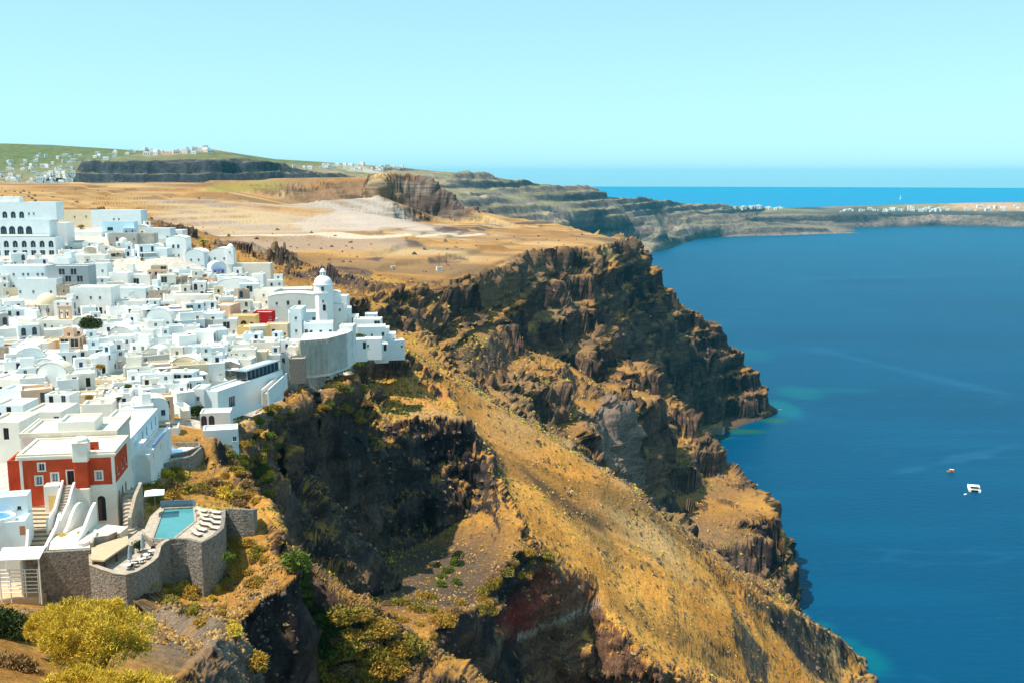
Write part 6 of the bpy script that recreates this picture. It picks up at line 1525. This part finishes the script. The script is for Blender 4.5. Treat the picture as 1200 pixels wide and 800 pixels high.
mb = MB(); mb.quad((-2.4, 3.2, 1.7), (2.4, 3.2, 1.7), (2.4, 6.4, 1.75), (-2.4, 6.4, 1.75)); mb.build('bow_net', M['deck'], cat_)
mb = MB(); mb.box(-2.2, 2.2, -1, 1.2, 3.103, 3.2, 0); mb.build('sun_pad', M['peach'], cat_)
p = at(1131.5, 579, z=0); di = tag(empty('dinghy', p, R(-60)), 'tiny white dinghy at the stern of the catamaran', 'boat'); hull(3.4, 1.6, .6, M['white2'], di)
mb = MB(); mb.box(-.6, .6, -.2, .15, .62, .7); mb.build('thwart', M['deck'], di)
p = at(1114, 553, z=0); bo = tag(empty('motor_boat', p, R(75)), 'small orange-brown boat with pale canopy beyond the catamaran', 'boat'); hull(7.5, 3., 1.3, M['terra'], bo)
mb = MB(); mb.box(-1.3, 1.3, -3, 1.2, 3.0, 3.12); mb.build('canopy', M['warm'], bo)
mb = MB(); mb.box(-.9, .9, -1.8, .6, 1.31, 2.6); cbn = mb.build('cabin', M['terra'], bo)
mb = MB()
for x in (-1.2, 1.2):
    for y in (-2.8, 1.0): mb.tube((x, y, 1.1), (x, y, 2.998), .05)
mb.build('canopy_posts', M['frame'], bo)
p = at(1055, 234, z=0); sb = tag(empty('sail_boat', p, 0), 'white sailing boat far away near the horizon', 'boat'); hull(40, 10, 4, M['white2'], sb)
mb = MB(); mb.add([(0, -14, 6), (0, 16, 6), (0, 2, 60), (.5, -14, 6), (.5, 16, 6), (.5, 2, 60)], [(0, 1, 2), (5, 4, 3), (0, 3, 4, 1), (1, 4, 5, 2), (2, 5, 3, 0)]); mb.build('sail', M['cloth'], sb)
mb = MB(); mb.tube((0, 2, 4), (0, 2, 62), .4); mb.build('mast', M['frame'], sb)
# ruined quay house at the beach
p = at(841, 499, 1150); rt = tag(empty('ruined_house', Vector((p.x, p.y, .6)), R(-35)), 'roofless ruined stone house with empty windows by the water', 'ruin')
mb = MB(); hl = [(1.2 + i * 2.6, 2.7 + i * 2.6, 1 + j * 3.4, 3.2 + j * 3.4, False) for i in range(4) for j in range(2)]
mb.wall((-5.8, 0), (5.8, 0), -3, 8, hl, .6); mb.wall((5.8, 7), (-5.8, 7), -3, 7, hl, .6); mb.wall((5.8, 0), (5.8, 7), -3, 8, hl[:4], .6); mb.wall((-5.8, 7), (-5.8, 0), -3, 8, hl[:4], .6); mb.build('stone_shell', M['stoneb'], rt)
mb = MB()
for x in (-2.6, 2.6): mb.box(x - .25, x + .25, .62, 6.38, 4, 4.4)
mb.build('beams', M['wood'], rt)
p = at(890, 481, z=0)
mb = MB(); mb.ribbon([(0, 0), (14, 3), (30, 6)], 1.6, -2, .5); ob = mb.build('stone_jetty', M['stoneb']); ob.location = (p.x, p.y, 0); tag(ob, 'thin pale stone jetty off the rocky cape', 'jetty')
def far_surf(px, py):
    i = int(np.argmin(np.abs(gF[:, 200, 0] / gF[:, 200, 1] - (px - 600) / F / (cT + (400 - py) / F * sT))))
    Yc = gF[i, :, 1]; f = Yc * cT - (gF[i, :, 2] - CZ) * sT; q = 400 - F * (Yc * sT + (gF[i, :, 2] - CZ) * cT) / f
    h = np.nonzero((q <= py) & (gF[i, :, 2] > 5))[0]
    return Vector(gF[i, h[0]]) if len(h) else Vector(gF[i, int(np.argmin(q))])
def far_house_mesh(seed):
    g = random.Random(seed); mb = MB()
    for k in range(g.choice([1, 2, 2])):
        x = g.uniform(-4, 4); y = g.uniform(-3, 3); w = g.uniform(5, 9); d = g.uniform(4, 7); h = g.uniform(3, 7)
        mb.box(x - w/2, x + w/2, y - d/2, y + d/2, -5, h, 0); mb.box(x - w/2 + .4, x + w/2 - .4, y - d/2 + .4, y + d/2 - .4, h + .003, h + .4, 0)
        for i in range(int(w / 2.4)): mb.box(x - w/2 + 1 + i*2.4, x - w/2 + 2 + i*2.4, y - d/2 - .05, y - d/2 - .01, 1, 2.5, 1)
    o = mb.build('far_house', [M['white'] if seed % 4 else M['warm'], M['glass']]); COL.objects.unlink(o); me = o.data; bpy.data.objects.remove(o); return me
FH = [far_house_mesh(s) for s in range(7)]
def village(n, poly, label, group, sc=(1., 1.8), seed=1):
    g = random.Random(seed); xs = [p[0] for p in poly]; ys = [p[1] for p in poly]; k = 0
    while k < n:
        px, py = g.uniform(min(xs), max(xs)), g.uniform(min(ys), max(ys))
        if not inside(poly, px, py): continue
        o = link(bpy.data.objects.new('far_house', g.choice(FH))); o.location = far_surf(px, py); s = g.uniform(*sc) * .72; o.scale = (s * 1.3, s, s); o.rotation_euler = (0, 0, g.uniform(-.6, .6)); tag(o, label, 'house', group); k += 1
village(70, [(0, 200), (40, 195), (90, 198), (85, 216), (50, 222), (0, 224)], 'tiny white house of the village at foot of the far left hill', 'houses of the low far village', (1.2, 2.2), 2)
village(34, [(0, 190), (50, 182), (130, 180), (140, 186), (60, 196), (0, 200)], 'tiny pale house scattered on the green far left slope', 'houses on the far green slope', (1, 2), 3)
village(34, [(110, 181), (160, 177), (250, 175), (250, 180), (160, 183), (110, 186)], 'tiny white building on the far hilltop at left', 'buildings on the far hilltop', (1.3, 2.6), 4)
village(42, [(340, 196), (400, 193), (475, 197), (475, 203), (400, 199), (345, 199)], 'tiny white house on the far ridge behind the quarry', 'houses on the far ridge', (1.2, 2.2), 5)
village(26, [(860, 243.5), (920, 244.5), (920, 246.5), (860, 245.5)], 'tiny white house on the thin far cape', 'houses on the far cape', (1.6, 3), 6)
village(46, [(985, 247), (1065, 245), (1110, 245), (1110, 249), (1060, 249), (985, 249.5)], 'tiny white house of the village on the far right shore', 'houses of the far right village', (2, 4.2), 7)
village(18, [(1125, 244), (1200, 242), (1200, 248), (1125, 248)], 'tiny pale house below the far right brown hill', 'houses under the far right hill', (2, 4.2), 8)
# little field chapel and huts on the plateau
for i, (px, py, w, lab) in enumerate([(676, 296, 5, 'small grey stone hut standing on the cliff rim'), (520, 318, 4, 'small pale hut on the dry field near the rim'), (467, 316, 3, 'tiny white field hut among golden grass')]):
    p = surf(px, py); r = tag(empty('field_hut', p, .3), lab, 'hut'); volume(r, -w/2, w/2, 0, w*.8, 0, w*.7, M['stoneb' if i == 0 else 'warm'], M['roofstone'], {'f': [('s', w/2, 1)]}, 'flat', 2)
# telegraph poles
for i, (px, py) in enumerate([(519, 312), (527, 311)]):
    p = surf(px, py); mb = MB(); mb.tube((0, 0, -1), (0, 0, 9), .16, 7, r2=.1); mb.box(-1, 1, -.08, .08, 8.1, 8.3); ob = mb.build('utility_pole', M['wood']); ob.location = p; tag(ob, ('left' if i == 0 else 'right') + ' wooden utility pole of the pair on the plateau rim', 'pole', 'utility poles on the plateau')
# person walking on the stairs of the terrace is too small to show; two people sit in shade left of the mansion
# ------------------------------------------------------------------ light, air, camera
SUN_EL, SUN_AZ = R(62), R(-107)         # azimuth measured from the view direction, negative = left
w = bpy.data.worlds.new("World"); SC.world = w; w.use_nodes = True
nt = w.node_tree; bg = nt.nodes['Background']
sky = nt.nodes.new('ShaderNodeTexSky'); sky.sky_type = 'NISHITA'; sky.sun_disc = False
sky.sun_elevation = SUN_EL; sky.sun_rotation = SUN_AZ; sky.altitude = 300; sky.air_density = 1.0; sky.dust_density = .6; sky.ozone_density = 1.0
bw = nt.nodes.new('ShaderNodeRGBToBW'); nt.links.new(sky.outputs[0], bw.inputs[0])
pw_ = nt.nodes.new('ShaderNodeMath'); pw_.operation = 'POWER'; pw_.inputs[1].default_value = .45; nt.links.new(bw.outputs[0], pw_.inputs[0])
tint = nt.nodes.new('ShaderNodeMix'); tint.data_type = 'RGBA'; tint.blend_type = 'MULTIPLY'; tint.inputs[0].default_value = 1
tint.inputs[7].default_value = SKY_TINT
nt.links.new(pw_.outputs[0], tint.inputs[6])
mixn = nt.nodes.new('ShaderNodeMix'); mixn.data_type = 'RGBA'; mixn.inputs[0].default_value = .15
nt.links.new(tint.outputs[2], mixn.inputs[6]); nt.links.new(sky.outputs[0], mixn.inputs[7]); nt.links.new(mixn.outputs[2], bg.inputs['Color'])
bg.inputs['Strength'].default_value = .12
sl = bpy.data.lights.new('sun', 'SUN'); sl.energy = 5.0; sl.angle = R(.55); sl.color = (1, .91, .76)
so = link(bpy.data.objects.new('sun', sl))
d = Vector((math.sin(SUN_AZ) * math.cos(SUN_EL), math.cos(SUN_AZ) * math.cos(SUN_EL), math.sin(SUN_EL)))
so.rotation_euler = d.to_track_quat('Z', 'Y').to_euler()
so.location = (-300, 0, 800)
if HAZE:
    bm = bmesh.new(); bmesh.ops.create_cube(bm, size=1)
    bmesh.ops.scale(bm, vec=(24400, 26500, 450), verts=bm.verts); bmesh.ops.translate(bm, vec=(0, 9700, 185), verts=bm.verts)
    me = bpy.data.meshes.new('haze'); bm.to_mesh(me); bm.free()
    hm = bpy.data.materials.new('haze_air'); hm.use_nodes = True; n = hm.node_tree
    n.nodes.remove(n.nodes['Principled BSDF'])
    pv = n.nodes.new('ShaderNodeVolumePrincipled'); pv.inputs['Color'].default_value = HAZE_COL; pv.inputs['Density'].default_value = HAZE
    pv.inputs['Anisotropy'].default_value = 0.
    n.links.new(pv.outputs[0], n.nodes['Material Output'].inputs['Volume'])
    me.materials.append(hm); tag(link(bpy.data.objects.new('haze', me)), kind='stuff')['label'] = 'thin pale blue haze over the bay'
cam = bpy.data.cameras.new('camera'); cam.sensor_width = 36; cam.lens = 36 * F / 1200; cam.clip_end = 100000; cam.clip_start = .5
co = link(bpy.data.objects.new('camera', cam)); co.location = (0, 0, CZ); co.rotation_euler = (R(90) - TH, 0, 0)
SC.camera = co
SC.view_settings.view_transform = 'Standard'; SC.view_settings.look = 'None'; SC.view_settings.gamma = 1
SC.view_settings.exposure = EXPO
SC.render.resolution_x = 1024; SC.render.resolution_y = 682
